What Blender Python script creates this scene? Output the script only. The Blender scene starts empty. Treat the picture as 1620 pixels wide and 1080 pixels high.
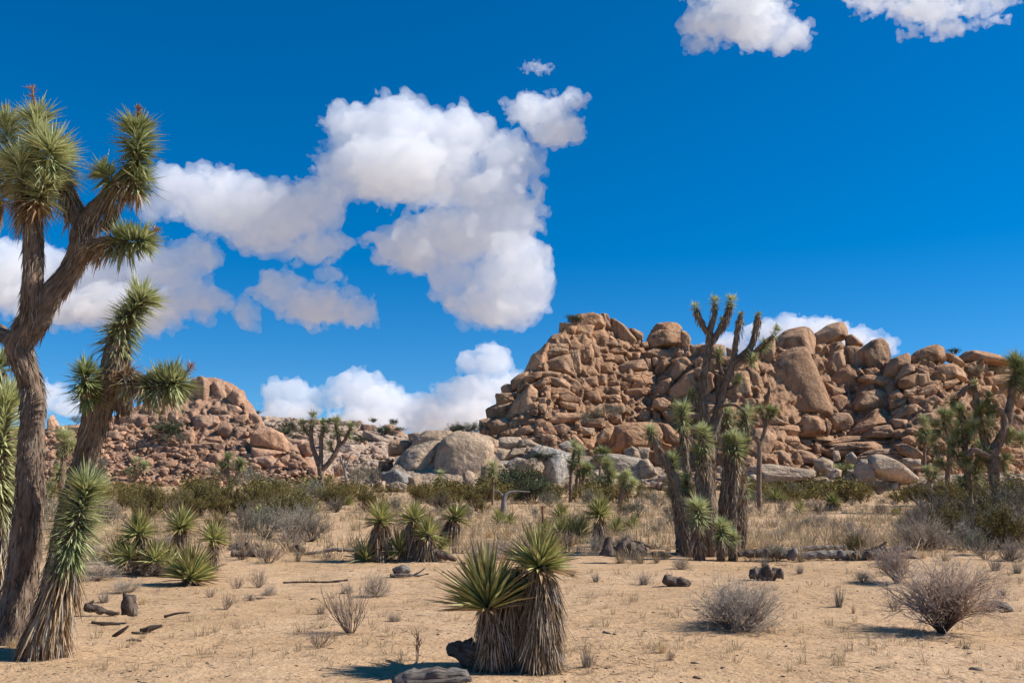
import bpy, math, random, time
import numpy as np
from math import radians as R
T0 = time.time()
S = bpy.context.scene
COL = S.collection
# ------------------------------------------------------------------ camera
CAM_H = 1.6; FPX = 1575.0; W, H = 1620, 1080; HORIZON = 755.0
PITCH = math.atan((HORIZON - H/2) / FPX)
cd = bpy.data.cameras.new('camera'); cam = bpy.data.objects.new('camera', cd); COL.objects.link(cam)
cd.sensor_width = 36; cd.lens = 35; cd.clip_start = 0.1; cd.clip_end = 20000
cam.location = (0, 0, CAM_H); cam.rotation_euler = (math.pi/2 + PITCH, 0, 0)
S.camera = cam
# ------------------------------------------------------------------ sky, sun, exposure
SUN_EL = 41.0; SUN_AZ = 90.0         # azimuth clockwise from +Y (the view direction): the sun stands at the right
w = bpy.data.worlds.new("World"); S.world = w; w.use_nodes = True
nt = w.node_tree; nt.nodes.clear()
sky = nt.nodes.new('ShaderNodeTexSky'); sky.sky_type = 'NISHITA'; sky.sun_disc = False
sky.sun_elevation = R(SUN_EL); sky.sun_rotation = R(SUN_AZ)
sky.altitude = 1300; sky.air_density = 1.0; sky.dust_density = 0.1; sky.ozone_density = 2.6
hsv = nt.nodes.new('ShaderNodeHueSaturation'); hsv.inputs['Saturation'].default_value = 1.5; hsv.inputs['Value'].default_value = 0.95
hsv.inputs['Hue'].default_value = 0.5015
bg = nt.nodes.new('ShaderNodeBackground'); bg.inputs[1].default_value = 0.106
out = nt.nodes.new('ShaderNodeOutputWorld')
tc = nt.nodes.new('ShaderNodeTexCoord'); lift = nt.nodes.new('ShaderNodeVectorMath'); lift.operation = 'ADD'; lift.inputs[1].default_value = (0, 0, 0.07)
nt.links.new(tc.outputs['Generated'], lift.inputs[0]); nt.links.new(lift.outputs[0], sky.inputs[0])
nt.links.new(sky.outputs[0], hsv.inputs['Color']); nt.links.new(hsv.outputs[0], bg.inputs[0]); nt.links.new(bg.outputs[0], out.inputs[0])
sl = bpy.data.lights.new('sun', 'SUN'); sl.energy = 5.0; sl.angle = R(0.53); sl.color = (1.0, 0.96, 0.90)
so = bpy.data.objects.new('sun', sl); COL.objects.link(so)
so.rotation_euler = (R(90 - SUN_EL), 0, R(180 - SUN_AZ))
S.view_settings.view_transform = 'Standard'; S.view_settings.look = 'None'
S.view_settings.exposure = 0.43; S.view_settings.gamma = 1.0
cy = S.cycles
S.render.engine = 'CYCLES'
cy.max_bounces = 20; cy.diffuse_bounces = 3; cy.glossy_bounces = 1; cy.transmission_bounces = 3; cy.volume_bounces = 20; cy.transparent_max_bounces = 8
cy.use_denoising = True; cy.use_adaptive_sampling = True; cy.adaptive_threshold = 0.02
cy.caustics_reflective = False; cy.caustics_refractive = False
cy.volume_step_rate = 1.0; cy.volume_max_steps = 256

# ------------------------------------------------------------------ helpers
CP, SP = math.cos(PITCH), math.sin(PITCH)
def ray(px, py):
    u = (px - W/2)/FPX; v = (H/2 - py)/FPX
    return np.array([u, CP - v*SP, SP + v*CP])
def P(px, py, Y):
    """world point seen at photo pixel (px, py) at distance Y in front of the camera"""
    r = ray(px, py); return np.array([0, 0, CAM_H]) + r*(Y/r[1])
def gdist(py):
    r = ray(W/2, py); return float(r[1]*CAM_H/-r[2])
def G(px, py):
    """point of the flat ground seen at a photo pixel"""
    return P(px, py, gdist(py))
def tag(o, label=None, cat=None, group=None, kind=None):
    if label: o['label'] = label
    if cat: o['category'] = cat
    if group: o['group'] = group
    if kind: o['kind'] = kind
    return o
def link(name, data, parent=None, loc=None, rz=None):
    o = bpy.data.objects.new(name, data); COL.objects.link(o)
    if parent is not None: o.parent = parent
    if loc is not None: o.location = loc
    if rz is not None: o.rotation_euler = (0, 0, rz)
    return o
def meshnp(name, V, F, mats=(), smooth=True, col=None, uv=None):
    """V (n,3); F list of arrays (m,k) of faces"""
    me = bpy.data.meshes.new(name)
    if not isinstance(F, (list, tuple)): F = [F]
    F = [f for f in F if len(f)]
    V = np.asarray(V, dtype=np.float32)
    me.vertices.add(len(V)); me.vertices.foreach_set('co', V.ravel())
    nl = sum(f.size for f in F); me.loops.add(nl)
    li = np.concatenate([f.ravel() for f in F]).astype(np.int32)
    me.loops.foreach_set('vertex_index', li)
    tot = np.concatenate([np.full(len(f), f.shape[1], np.int32) for f in F])
    me.polygons.add(len(tot))
    me.polygons.foreach_set('loop_start', np.concatenate([[0], np.cumsum(tot)[:-1]]).astype(np.int32))
    try: me.polygons.foreach_set('loop_total', tot)
    except Exception: pass
    me.polygons.foreach_set('use_smooth', np.full(len(tot), smooth))
    if col is not None:
        a = me.color_attributes.new('Col', 'FLOAT_COLOR', 'POINT')
        c = np.ones((len(V), 4), np.float32); c[:, :3] = np.asarray(col).reshape(len(V), -1)
        a.data.foreach_set('color', c.ravel())
    if uv is not None:
        u = me.uv_layers.new(name='UVMap'); u.data.foreach_set('uv', np.asarray(uv, np.float32)[li].ravel())
    me.update(calc_edges=True)
    for m in mats: me.materials.append(m)
    return me

def N(nt, t, **kw):
    n = nt.nodes.new(t)
    for k, v in kw.items():
        if k in n.inputs.keys(): n.inputs[k].default_value = v
        else: setattr(n, k, v)
    return n
# ------------------------------------------------------------------ numpy noise
_rs = np.random.RandomState(7)
_perm = np.concatenate([_rs.permutation(256)]*3)
_grad = _rs.normal(size=(256, 3)); _grad /= np.linalg.norm(_grad, axis=1)[:, None]
def noise3(p):
    p = np.asarray(p, float); i = np.floor(p).astype(int); f = p - i; u = f*f*f*(f*(f*6-15)+10)
    i &= 255
    def g(a, b, c):
        h = _perm[_perm[_perm[(i[:, 0]+a) & 255] + ((i[:, 1]+b) & 255)] + ((i[:, 2]+c) & 255)]
        return (_grad[h]*(f - [a, b, c])).sum(1)
    x0 = g(0,0,0)*(1-u[:,0]) + g(1,0,0)*u[:,0]; x1 = g(0,1,0)*(1-u[:,0]) + g(1,1,0)*u[:,0]
    x2 = g(0,0,1)*(1-u[:,0]) + g(1,0,1)*u[:,0]; x3 = g(0,1,1)*(1-u[:,0]) + g(1,1,1)*u[:,0]
    y0 = x0*(1-u[:,1]) + x1*u[:,1]; y1 = x2*(1-u[:,1]) + x3*u[:,1]
    return (y0*(1-u[:,2]) + y1*u[:,2])*1.6
def fbm(p, o=4, g=0.5):
    s = 0; a = 1
    for k in range(o):
        s = s + a*noise3(p*(2.03**k) + 11.3*k); a *= g
    return s
# ------------------------------------------------------------------ material builders
def new_mat(name, rough=0.9, spec=0.2):
    m = bpy.data.materials.new(name); m.use_nodes = True; t = m.node_tree
    b = t.nodes['Principled BSDF']; b.inputs['Roughness'].default_value = rough
    b.inputs['Specular IOR Level'].default_value = spec
    return m, t, b
def ramp(t, fac, stops):
    r = N(t, 'ShaderNodeValToRGB'); t.links.new(fac, r.inputs[0])
    e = r.color_ramp.elements
    while len(e) > 1: e.remove(e[-1])
    e[0].position = stops[0][0]; e[0].color = (*stops[0][1], 1) if len(stops[0][1]) == 3 else stops[0][1]
    for p_, c in stops[1:]:
        x = e.new(p_); x.color = (*c, 1)
    return r.outputs[0]
def mixc(t, mode, fac, a, b):
    n = N(t, 'ShaderNodeMix', data_type='RGBA', blend_type=mode)
    for i, x in ((0, fac), (6, a), (7, b)):
        if hasattr(x, 'links'): t.links.new(x, n.inputs[i])
        else: n.inputs[i].default_value = x if i == 0 else (*x, 1)
    return n.outputs[2]
def noisen(t, vec, scale, detail=4, rough=0.55, dist=0.0):
    n = N(t, 'ShaderNodeTexNoise'); n.inputs['Scale'].default_value = scale; n.inputs['Detail'].default_value = detail
    n.inputs['Roughness'].default_value = rough; n.inputs['Distortion'].default_value = dist
    if vec is not None: t.links.new(vec, n.inputs['Vector'])
    return n.outputs[0]
def vcol(t):
    a = N(t, 'ShaderNodeAttribute'); a.attribute_name = 'Col'; return a.outputs['Color']
def position(t): return N(t, 'ShaderNodeNewGeometry').outputs['Position']
def mapped(t, vec, scale):
    m = N(t, 'ShaderNodeMapping'); t.links.new(vec, m.inputs[0]); m.inputs['Scale'].default_value = scale; return m.outputs[0]
def bumpn(t, b, h, strength, dist, prev=None):
    n = N(t, 'ShaderNodeBump'); n.inputs['Strength'].default_value = strength; n.inputs['Distance'].default_value = dist
    t.links.new(h, n.inputs['Height'])
    if prev is not None: t.links.new(prev, n.inputs['Normal'])
    t.links.new(n.outputs[0], b.inputs['Normal']); return n.outputs[0]
def rock_material(name, base, varn=(0.20, 0.105, 0.065), pale=(0.62, 0.45, 0.30), streak=0.78):
    m, t, b = new_mat(name, 0.93, 0.15)
    pos = position(t)
    n1 = noisen(t, pos, 0.22, 5, 0.6, 0.4)
    n2 = noisen(t, mapped(t, pos, (1, 1, 0.28)), 0.55, 6, 0.62, 0.8)   # tall stains running down the faces
    n3 = noisen(t, pos, 3.2, 5, 0.7)
    c = mixc(t, 'MIX', ramp(t, n1, [(0.38, (0, 0, 0)), (0.66, (1, 1, 1))]), base, tuple(x*.74 for x in base))
    c = mixc(t, 'MIX', ramp(t, n2, [(0.49, (0, 0, 0)), (0.64, (streak,)*3)]), c, varn)
    c = mixc(t, 'MIX', ramp(t, noisen(t, pos, 0.7, 5, 0.65), [(0.55, (0, 0, 0)), (0.75, (.6,)*3)]), c, pale)
    c = mixc(t, 'MULTIPLY', 1.0, c, ramp(t, n3, [(0.3, (.72,)*3), (0.5, (1.0,)*3), (0.72, (1.2,)*3)]))
    c = mixc(t, 'MULTIPLY', 1.0, c, vcol(t))
    h1 = bumpn(t, b, noisen(t, pos, 0.9, 8, 0.66, .3), 1.0, 0.75)
    v = N(t, 'ShaderNodeTexVoronoi', feature='DISTANCE_TO_EDGE'); v.inputs['Scale'].default_value = 0.25
    wv = N(t, 'ShaderNodeVectorMath', operation='ADD'); t.links.new(pos, wv.inputs[0])
    nz = N(t, 'ShaderNodeTexNoise'); nz.inputs['Scale'].default_value = .5; nz.inputs['Detail'].default_value = 3; t.links.new(pos, nz.inputs['Vector'])
    sc = N(t, 'ShaderNodeVectorMath', operation='SCALE'); sc.inputs['Scale'].default_value = 2.2; t.links.new(nz.outputs['Color'], sc.inputs[0]); t.links.new(sc.outputs[0], wv.inputs[1])
    t.links.new(mapped(t, wv.outputs[0], (1, 1, 1.7)), v.inputs['Vector'])
    cm = ramp(t, noisen(t, pos, 0.16, 2), [(0.50, (0, 0, 0)), (0.60, (1, 1, 1))])      # joints only here and there
    ck = mixc(t, 'MIX', cm, (1, 1, 1), ramp(t, v.outputs[0], [(0.0, (0, 0, 0)), (0.05, (1, 1, 1))]))
    h2 = bumpn(t, b, ck, 0.6, 0.4, h1)
    c = mixc(t, 'MULTIPLY', .6, c, mixc(t, 'MIX', cm, (1, 1, 1), ramp(t, v.outputs[0], [(0.0, (.45, .36, .30)), (0.022, (1, 1, 1))])))
    t.links.new(c, b.inputs['Base Color'])
    bumpn(t, b, noisen(t, pos, 5.5, 4, 0.7), 0.7, 0.12, h2)
    return m
M = {}
M['rock'] = rock_material('orange_granite', (0.56, 0.325, 0.185))
M['rockpink'] = rock_material('pink_granite', (0.56, 0.33, 0.205), streak=.55)
M['rockgrey'] = rock_material('grey_tan_granite', (0.57, 0.41, 0.275), varn=(.15, .12, .10), streak=.45)
M['rockslope'] = rock_material('warm_pale_granite', (0.58, 0.42, 0.30), varn=(.22, .14, .10), streak=.5)
M['rockpale'] = rock_material('pale_granite', (0.56, 0.47, 0.37), varn=(.14, .14, .15), streak=.75)

# ------------------------------------------------------------------ boulders
import bmesh
_ico = {}
def ico(n):
    if n not in _ico:
        bm = bmesh.new(); bmesh.ops.create_icosphere(bm, subdivisions=n, radius=1.0)
        bm.verts.ensure_lookup_table()
        V = np.array([v.co[:] for v in bm.verts]); F = np.array([[v.index for v in f.verts] for f in bm.faces], np.int32); bm.free()
        V /= np.linalg.norm(V, axis=1)[:, None]; _ico[n] = (V, F)
    return _ico[n]
def hull_shape(D, normals, h, p=12):
    q = np.maximum(0, D @ normals.T)/h[None, :]
    return (q**p).sum(1)**(-1.0/p)
def convex(pts):
    pts = sorted(set(map(tuple, pts)))
    def half(ps):
        o = []
        for q in ps:
            while len(o) >= 2 and (o[-1][0]-o[-2][0])*(q[1]-o[-2][1]) - (o[-1][1]-o[-2][1])*(q[0]-o[-2][0]) <= 0: o.pop()
            o.append(q)
        return o[:-1]
    return half(pts) + half(pts[::-1])
def boulder_mesh(poly, Y, rnd, sub=4, p=20, thick=0.8, rough=0.05, layers=0, ff=None, protr=0.25):
    """poly: convex outline as photo pixels; built around its own centre at distance Y with real depth"""
    hull = np.array(convex(poly)); hm = hull.mean(0); sz = max(np.ptp(hull[:,0]), np.ptp(hull[:,1]))
    hull = hm + (hull - hm)*(1.11 + 0.10*math.exp(-sz/25)) + np.sign(hull - hm)*0.9
    A = np.array([P(x, y, Y) for x, y in hull]); c0 = (A.min(0) + A.max(0))/2
    ex = (A[:, 0].max()-A[:, 0].min())/2; ez = (A[:, 2].max()-A[:, 2].min())/2
    ey = thick*(0.45*(ex+ez) + 0.1*max(ex, ez))
    X = (A[:, [0, 2]] - c0[[0, 2]])/[ex, ez]
    cen = X.mean(0)*0.35; X = X - cen
    nrm, hh = [], []
    for i in range(len(X)):
        a, b = X[i], X[(i+1) % len(X)]; e = b - a; L = np.linalg.norm(e)
        if L < 0.12: continue
        n = np.array([e[1], -e[0]])/L
        if n @ a < 0: n = -n
        d = n @ a
        for s in (-rnd.uniform(.10, .55), rnd.uniform(.05, .4)):
            l = math.sqrt(1+s*s); nrm.append((n[0]/l, s/l, n[1]/l)); hh.append(max(.2, d)/l)
    fronts = ff or [(rnd.uniform(-40, 10), rnd.uniform(0, 35)), (rnd.uniform(-5, 45), rnd.uniform(5, 45)), (rnd.uniform(-30, 30), rnd.uniform(-30, 0))]
    for yaw, pit in fronts:
        yaw, pit = R(yaw), R(pit); nrm.append((math.sin(yaw)*math.cos(pit), -math.cos(yaw)*math.cos(pit), math.sin(pit))); hh.append(rnd.uniform(.72, .95))
    for k in range(3):
        yaw, pit = rnd.uniform(-.7, .7), rnd.uniform(-.3, .5); nrm.append((math.sin(yaw)*math.cos(pit), math.cos(yaw)*math.cos(pit), math.sin(pit))); hh.append(rnd.uniform(.8, 1))
    nrm, hh = np.array(nrm), np.array(hh)
    D_, F = ico(sub)
    r = hull_shape(D_, nrm, hh, p)*(1 + .55/p)
    so_ = rnd.uniform(0, 99)
    dd = fbm(D_*1.5 + so_, 2)*rough*1.3 + fbm(D_*4.5 + so_, 3)*rough*.55
    V = D_*(r*(1+dd))[:, None]
    if layers:
        zz = V[:, 2]*layers + fbm(V*1.2+so_, 2)*.7 + V[:, 0]*0.25*layers
        g = np.abs((zz % 1)-.5)*2
        V[:, :2] *= (1 - 0.22*np.exp(-((1-g)/.16)**2))[:, None]
    V = V + [cen[0], 0, cen[1]]
    V = V*[ex, ey, ez]
    return V, F, c0 + [0, ey*(1-protr), 0], (ex, ey, ez)

USED = {}
LAND = []          # (px, py, name) landmarks labels may name
def relation(px, py, lx, ly, stretch=1.0):
    a = math.degrees(math.atan2(-(py-ly)*stretch, px-lx)) % 360
    return ['right of', 'above and right of', 'above', 'above and left of', 'left of', 'below and left of', 'below', 'below and right of'][int((a+22.5)//45) % 8]
def autolabel(px, py, desc, lands, ground=False, cap=16):
    ls = sorted(lands, key=lambda l: (l[0]-px)**2 + ((l[1]-py)*(3 if ground else 1))**2)[:9]
    ls = [l for l in ls if (l[0]-px)**2 + (l[1]-py)**2 > 9]
    def rel(l):
        r = relation(px, py, l[0], l[1], 3 if ground else 1)
        if ground:
            r = r.replace('above and', 'behind and').replace('below and', 'in front and').replace('above', 'behind').replace('below', 'in front of')
        return r
    cands = []
    for l in ls[:4]:
        near = math.hypot(l[0]-px, l[1]-py)
        cands.append(f"{desc} {'just ' if near < 45 else ''}{rel(l)} the {l[2]}")
    for i in range(6):
        for j in range(i+1, 7):
            if i < len(ls) and j < len(ls): cands.append(f"{desc} {rel(ls[i])} the {ls[i][2]}, {rel(ls[j])} the {ls[j][2]}")
            if i < len(ls) and j < len(ls): cands.append(f"{desc} between the {ls[i][2]} and the {ls[j][2]}")
    for c in cands:
        if len(c.split()) <= cap and c not in USED: USED[c] = 1; return c
    c = min(cands, key=lambda s: len(s.split())); c = ' '.join(c.split()[:cap]); USED[c] = 1
    return c

SURF = {'M': (150, .11), 'K': (112, .10), 'B': (124, .12), 'L': (185, .22), 'S': (225, .6)}
def surf(h, px, py):
    d, k = SURF[h]
    y = d + max(0, 768-py)*k
    if h == 'M': y += 5*math.sin(px*.02) + max(0, px-1440)*.06
    return y
MAT = {'M': 'rock', 'K': 'rockgrey', 'B': 'rockgrey', 'L': 'rockpink', 'S': 'rockslope'}
GRP = {'M': 'boulders of the big rock pile', 'K': 'rounded boulders at the foot of the pile', 'B': 'boulders at the foot of the big pile', 'L': 'boulders of the left hill', 'S': 'boulders of the pale slope'}
TINTW = {'M': 'brown', 'K': 'tan', 'B': 'pale tan', 'L': 'reddish', 'S': 'pale'}
BOULDERS = []
ROCKN = [0]; POLYS = []
def rock(h, poly, name=None, mat=None, sub=None, dy=0.0, tint=None, **kw):
    ROCKN[0] += 1
    rnd = random.Random(ROCKN[0]*7+1)
    cx = sum(p[0] for p in poly)/len(poly); cyy = sum(p[1] for p in poly)/len(poly)
    wpx = max(p[0] for p in poly)-min(p[0] for p in poly); hpx = max(p[1] for p in poly)-min(p[1] for p in poly)
    if sub is None: sub = 6 if max(wpx, hpx) > 60 else 5 if max(wpx, hpx) > 30 else 4
    Y = surf(h, cx, cyy) + dy + rnd.uniform(-.35, .35)
    if wpx < 14: kw.setdefault('protr', .55)
    V, F, c, e = boulder_mesh(poly, Y, rnd, sub=sub, **kw)
    b = rnd.uniform(.84, 1.14); g = rnd.uniform(-.05, .05)
    col = np.array(tint if tint else (b*(1+g), b, b*(1-g)))
    me = meshnp('boulder', V, F, [M[mat or MAT[h]]], col=np.tile(col, (len(V), 1)))
    o = link('boulder', me, loc=tuple(c))
    BOULDERS.append((o, h, name, cx, cyy, wpx, hpx, rnd.random()))
    POLYS.append((h, np.array(convex(poly)), max(wpx, hpx)))
    if name: LAND.append((cx, cyy, name))
    return o
def tile(h, ox, oy, sc, items):
    for it in items:
        opts = {}; name = None
        for x in it[1:]:
            if isinstance(x, str): name = x
            else: opts = x
        hh = opts.pop('h', h)
        v = it[0]; poly = [(ox + v[i]/sc, oy + v[i+1]/sc) for i in range(0, len(v), 2)]
        rock(hh, poly, name, **opts)
UP = [(25, 25), (-35, 15), (0, 50)]
SHADE = [(-30, 2), (-15, 20), (50, 20)]      # a broad face turned to the left with a lit right edge
tile('M', 760, 490, 7.2, [
 ((1060,80,1100,50,1180,35,1280,28,1370,60,1395,150,1300,210,1180,270,1080,190), 'craggy summit block'),
 ((1370,60,1410,45,1450,60,1490,160,1470,230,1390,180),),
 ((915,155,1000,150,1090,190,1060,260,960,250,915,240), 'small ledge block left of the summit'),
 ((1080,180,1290,180,1250,300,1150,330,1090,280),),
 ((1260,260,1400,225,1450,300,1450,390,1260,390),),
 ((1000,240,1110,230,1220,330,1190,400,1020,360), dict(dy=2.5)),
 ((760,400,780,350,830,290,930,262,990,300,1020,390,960,410), 'domed boulder under the summit'),
 ((740,390,990,390,985,500,900,520,760,560,720,500), dict(layers=2)),
 ((1000,400,1030,350,1080,345,1170,400,1120,480,1000,510),),
 ((510,700,560,600,600,520,700,440,770,380,780,600,700,710), 'smooth dark flank slab', dict(ff=SHADE)),
 ((740,610,900,530,1040,500,1070,740,960,750,750,700), 'wide square block of the upper face', dict(ff=SHADE)),
 ((1035,500,1120,460,1160,700,1120,770,1050,760),),
 ((1150,450,1260,390,1290,470,1285,640,1150,630), 'square shadowed block', dict(ff=SHADE)),
 ((1280,420,1350,430,1360,550,1285,550),),
 ((1275,560,1350,560,1355,670,1290,660),),
 ((600,860,680,800,780,760,800,830,720,880),),
 ((760,790,800,760,960,790,1020,850,1010,900,880,890,760,840), 'pillow shaped boulder'),
 ((510,770,600,715,690,705,690,770,560,850,510,850),),
 ((360,810,430,750,520,705,530,840,400,920,360,900),),
 ((245,890,290,850,360,850,360,930,260,970), 'stepped boulder on the left edge'),
 ((190,970,400,950,410,1080,200,1080), dict(layers=1)),
 ((720,880,790,865,795,960,720,985),),
 ((800,885,980,900,1075,965,900,985,800,940),),
 ((1020,780,1100,800,1145,860,1120,960,1030,900),),
 ((1180,780,1320,755,1335,860,1200,870), 'orange faced block'),
 ((1155,700,1270,645,1355,740,1180,775),),
 ((1150,870,1260,880,1250,925,1160,935),),
 ((1165,950,1320,920,1380,1040,1200,1035),),
 ((700,710,800,700,910,720,880,760,720,765),),
 ((915,745,960,735,1000,755,985,785,930,780),),
])
tile('M', 760, 610, 7.2, [
 ((320,350,400,170,560,0,650,90,640,200,560,330,420,400,330,385), 'big dark slab of the lower left flank', dict(ff=SHADE)),
 ((75,280,130,235,260,190,370,180,330,350,230,375,90,355), 'overhanging rounded ledge'),
 ((190,95,400,85,385,195,210,205),),
 ((555,110,640,115,645,205,570,195),), ((570,205,655,190,640,285,580,300),), ((665,150,750,140,745,212,675,212),), ((665,215,745,213,740,310,680,320),),
 ((890,120,1000,95,1135,150,1110,215,1000,195,900,180), 'beam shaped boulder'),
 ((900,180,1110,210,1095,275,960,255),),
 ((780,380,880,315,1140,318,1155,370,1000,400,920,445,820,425), 'low wide block with reddish corner'),
 ((1150,310,1250,250,1390,232,1385,300,1200,335),), ((1180,330,1400,290,1425,360,1180,385),),
 ((1155,385,1400,370,1415,455,1180,475),),
 ((100,440,220,375,350,400,335,500,150,545), 'dark lump at the lower left corner'),
 ((0,400,100,370,220,400,120,500,0,480),),
 ((410,440,460,388,535,383,535,440,430,468),), ((540,400,600,383,625,430,555,455),), ((630,400,690,383,750,420,735,480,640,470),),
 ((420,510,500,465,600,448,645,485,600,540,440,575), 'leaning beam boulder'),
 ((730,475,810,460,865,540,735,565),),
 ((835,470,940,440,1010,480,1005,560,900,550), 'smooth egg shaped boulder'),
 ((1010,508,1090,530,1085,562,1020,562),), ((1060,482,1130,478,1155,512,1080,522),),
 ((0,500,40,478,75,500,60,565,0,565),), ((75,510,125,498,122,562,80,562),), ((270,530,330,508,340,582,280,582),), ((340,510,418,493,412,575,350,592),),
 ((460,570,690,595,695,655,480,615),), ((700,560,840,565,900,690,710,675),),
 ((860,690,1000,635,1160,700,1200,800,1060,810,880,730), dict(mat='rockpale')),
 ((1155,600,1290,630,1305,705,1180,715),),
 ((1200,720,1345,760,1290,845,1210,835),), ((1290,840,1400,765,1450,800,1450,890),),
 ((1020,560,1090,565,1165,640,1150,690,1040,640),), ((800,610,860,600,925,632,860,664),), ((640,490,700,480,720,600,640,590),),
 ((1110,480,1290,490,1280,560,1150,560), dict(mat='rockgrey')), ((940,560,1010,560,1020,620,930,610),), ((1290,690,1400,650,1440,700,1380,760),),
])
tile('B', 760, 610, 7.2, [
 ((185,690,220,608,280,588,440,598,462,660,330,722,190,715), 'flat topped cream block'),
 ((450,620,560,618,675,680,560,702,440,692), 'thin flat slab'),
 ((170,720,330,735,300,810,200,850,165,790), dict(ff=SHADE)),
 ((230,840,360,730,495,718,470,785,330,835,240,865), 'tilted pale plate'),
 ((500,720,580,708,575,760,510,765),), ((420,800,560,765,640,770,600,830,440,840), dict(mat='rockpale')),
 ((590,770,610,715,700,688,850,720,980,770,1075,820,1060,960,1045,1100,1010,1300,690,1310,650,1050,640,880), 'big grey whale shaped boulder', dict(mat='rockpale', rough=.03, ff=[(15,20),(-10,60),(-40,5)])),
 ((430,940,470,890,560,838,640,838,700,900,690,980,430,985), 'dark humped boulder behind the shrubs', dict(ff=SHADE, dy=-2, mat='rockgrey')),
 ((290,890,400,825,525,850,440,960,310,945), dict(mat='rockpale')),
 ((130,860,320,860,330,900,140,910), dict(mat='rockpale')),
])
tile('M', 940, 490, 7.2, [
 ((190,130,250,103,360,180,500,330,480,400,330,425,270,350,190,290), 'tilted wedge boulder right of the summit', dict(ff=[(-35,0),(40,35),(0,-20)])),
 ((400,210,460,213,550,260,550,340,500,350),),
 ((80,55,130,42,190,150,185,210,100,195),),
 ((620,330,640,280,700,190,740,150,850,136,950,152,995,215,880,225,750,250,640,330), 'cap stone of the mushroom rock', dict(dy=.6)),
 ((610,430,650,300,760,225,970,212,1020,300,1025,410,760,420), 'mushroom rock with flat top', dict(ff=UP)),
 ((1000,240,1060,265,1095,330,1080,405,1010,405),),
 ((570,490,700,450,930,448,990,500,970,560,760,545),), 
 ((540,380,600,368,618,420,560,435),), ((405,500,440,480,510,480,555,520,480,580,410,555), 'dark round boulder on the terrace', dict(ff=SHADE)),
 ((250,660,360,598,480,588,550,555,625,680,500,702,270,765), 'pale topped block', dict(ff=SHADE)),
 ((580,560,640,568,655,670,600,655),), ((670,555,745,548,745,630,680,625),),
 ((265,790,450,720,685,705,705,800,640,895,380,945,300,910), 'broad banded face', dict(layers=1)),
 ((380,905,620,890,612,955,400,965),), ((310,950,620,965,600,1090,320,1090), dict(dy=1.5)),
 ((700,720,730,640,780,578,860,548,915,590,830,700,740,790), 'tall rounded shoulder boulder'),
 ((910,570,1050,538,1135,570,1165,640,1100,705,960,610),),
 ((880,740,960,595,1060,618,1105,690,960,805,890,805), 'tilted square plate'),
 ((885,890,1100,700,1165,680,1245,880,1200,985,885,1030), 'huge plain brown face', dict(ff=SHADE, rough=.025)),
 ((690,980,760,830,870,790,885,990,820,1005),),
 ((1155,685,1240,655,1265,860,1240,900),),
 ((1110,410,1235,398,1245,545,1120,545), dict(dy=2)), ((1240,408,1440,395,1440,565,1250,565), 'flat wall block on the skyline', dict(dy=2)),
 ((1330,580,1440,555,1450,700,1360,695),), ((1030,420,1110,400,1120,540,1040,520), dict(dy=2)),
 ((150,755,230,738,255,790,160,805),), ((150,810,270,808,275,862,160,872),), ((85,900,290,868,298,950,100,965), dict(layers=1)), ((120,980,290,962,305,1045,200,1065), dict(layers=1)),
 ((0,345,250,345,285,405,0,415), 'long ledge below the summit'), ((0,265,110,248,135,335,0,340),), ((120,285,200,300,260,345,130,345),),
 ((0,420,150,425,160,470,0,480),), ((160,440,300,430,400,470,380,500,180,500),), ((60,500,200,500,230,560,80,570),), ((0,560,60,560,60,740,0,740),), ((200,520,330,520,350,590,230,600),), ((70,620,190,600,200,700,90,720),), ((40,740,140,740,130,840,50,850),),
 ((430,440,560,430,580,490,450,500),), ((960,480,1010,470,1020,530,970,540),),
 ((1165,610,1270,560,1290,660,1180,670),),
])
tile('M', 940, 610, 7.2, [
 ((685,220,700,165,780,143,865,190,855,255,780,278,690,235), 'small round ball boulder', dict(dy=-2.5)),
 ((795,300,880,283,975,320,955,405,860,415),), ((900,200,1000,190,1040,260,980,300,910,270),),
 ((160,640,210,490,340,440,520,415,720,418,800,560,640,690,350,695,190,750), 'huge low barrel shaped boulder', dict(dy=-8, ff=[(-35,5),(15,40),(30,5)])),
 ((740,430,860,448,990,560,1005,655,840,645,760,565), dict(dy=-6)),
 ((45,570,120,498,225,478,165,605,60,645), dict(dy=-7)),
 ((355,750,440,698,500,738,518,835,400,815), 'orange block under the barrel boulder', dict(h='B')),
 ((510,708,628,718,602,835,520,825), dict(h='B')),
 ((780,640,1012,678,1022,805,800,745),), ((620,745,790,755,860,880,700,880,600,835), dict(ff=SHADE)),
 ((880,795,1022,848,1045,955,900,905),), 
 ((0,810,120,778,330,785,560,845,640,900,600,1040,400,1060,60,930), 'long grey boulder behind the small Joshua trees', dict(h='B', mat='rockpale')),
 ((540,860,620,850,725,990,660,1045,520,1040), dict(h='B')),
 ((1095,600,1185,640,1175,735,1095,745),), ((525,298,620,288,625,332,535,335),), ((515,340,632,336,605,388,518,380),), ((685,278,745,308,745,395,675,395),),
 ((135,220,262,203,275,325,140,325), dict(layers=1)), ((0,240,112,232,102,335,0,335), dict(layers=1)),
 ((400,180,470,160,500,220,430,240), dict(dy=2)), ((1050,300,1220,320,1200,380,1060,370),), ((1010,560,1090,520,1100,620,1030,640),),
 ((190,340,300,345,310,420,200,420),), ((640,390,760,395,800,430,660,430),), ((1080,160,1230,150,1230,280,1090,290), dict(dy=2)),
 ((1300,220,1380,230,1370,330,1290,320),), ((1150,820,1230,810,1240,940,1160,930),),
])
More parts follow.
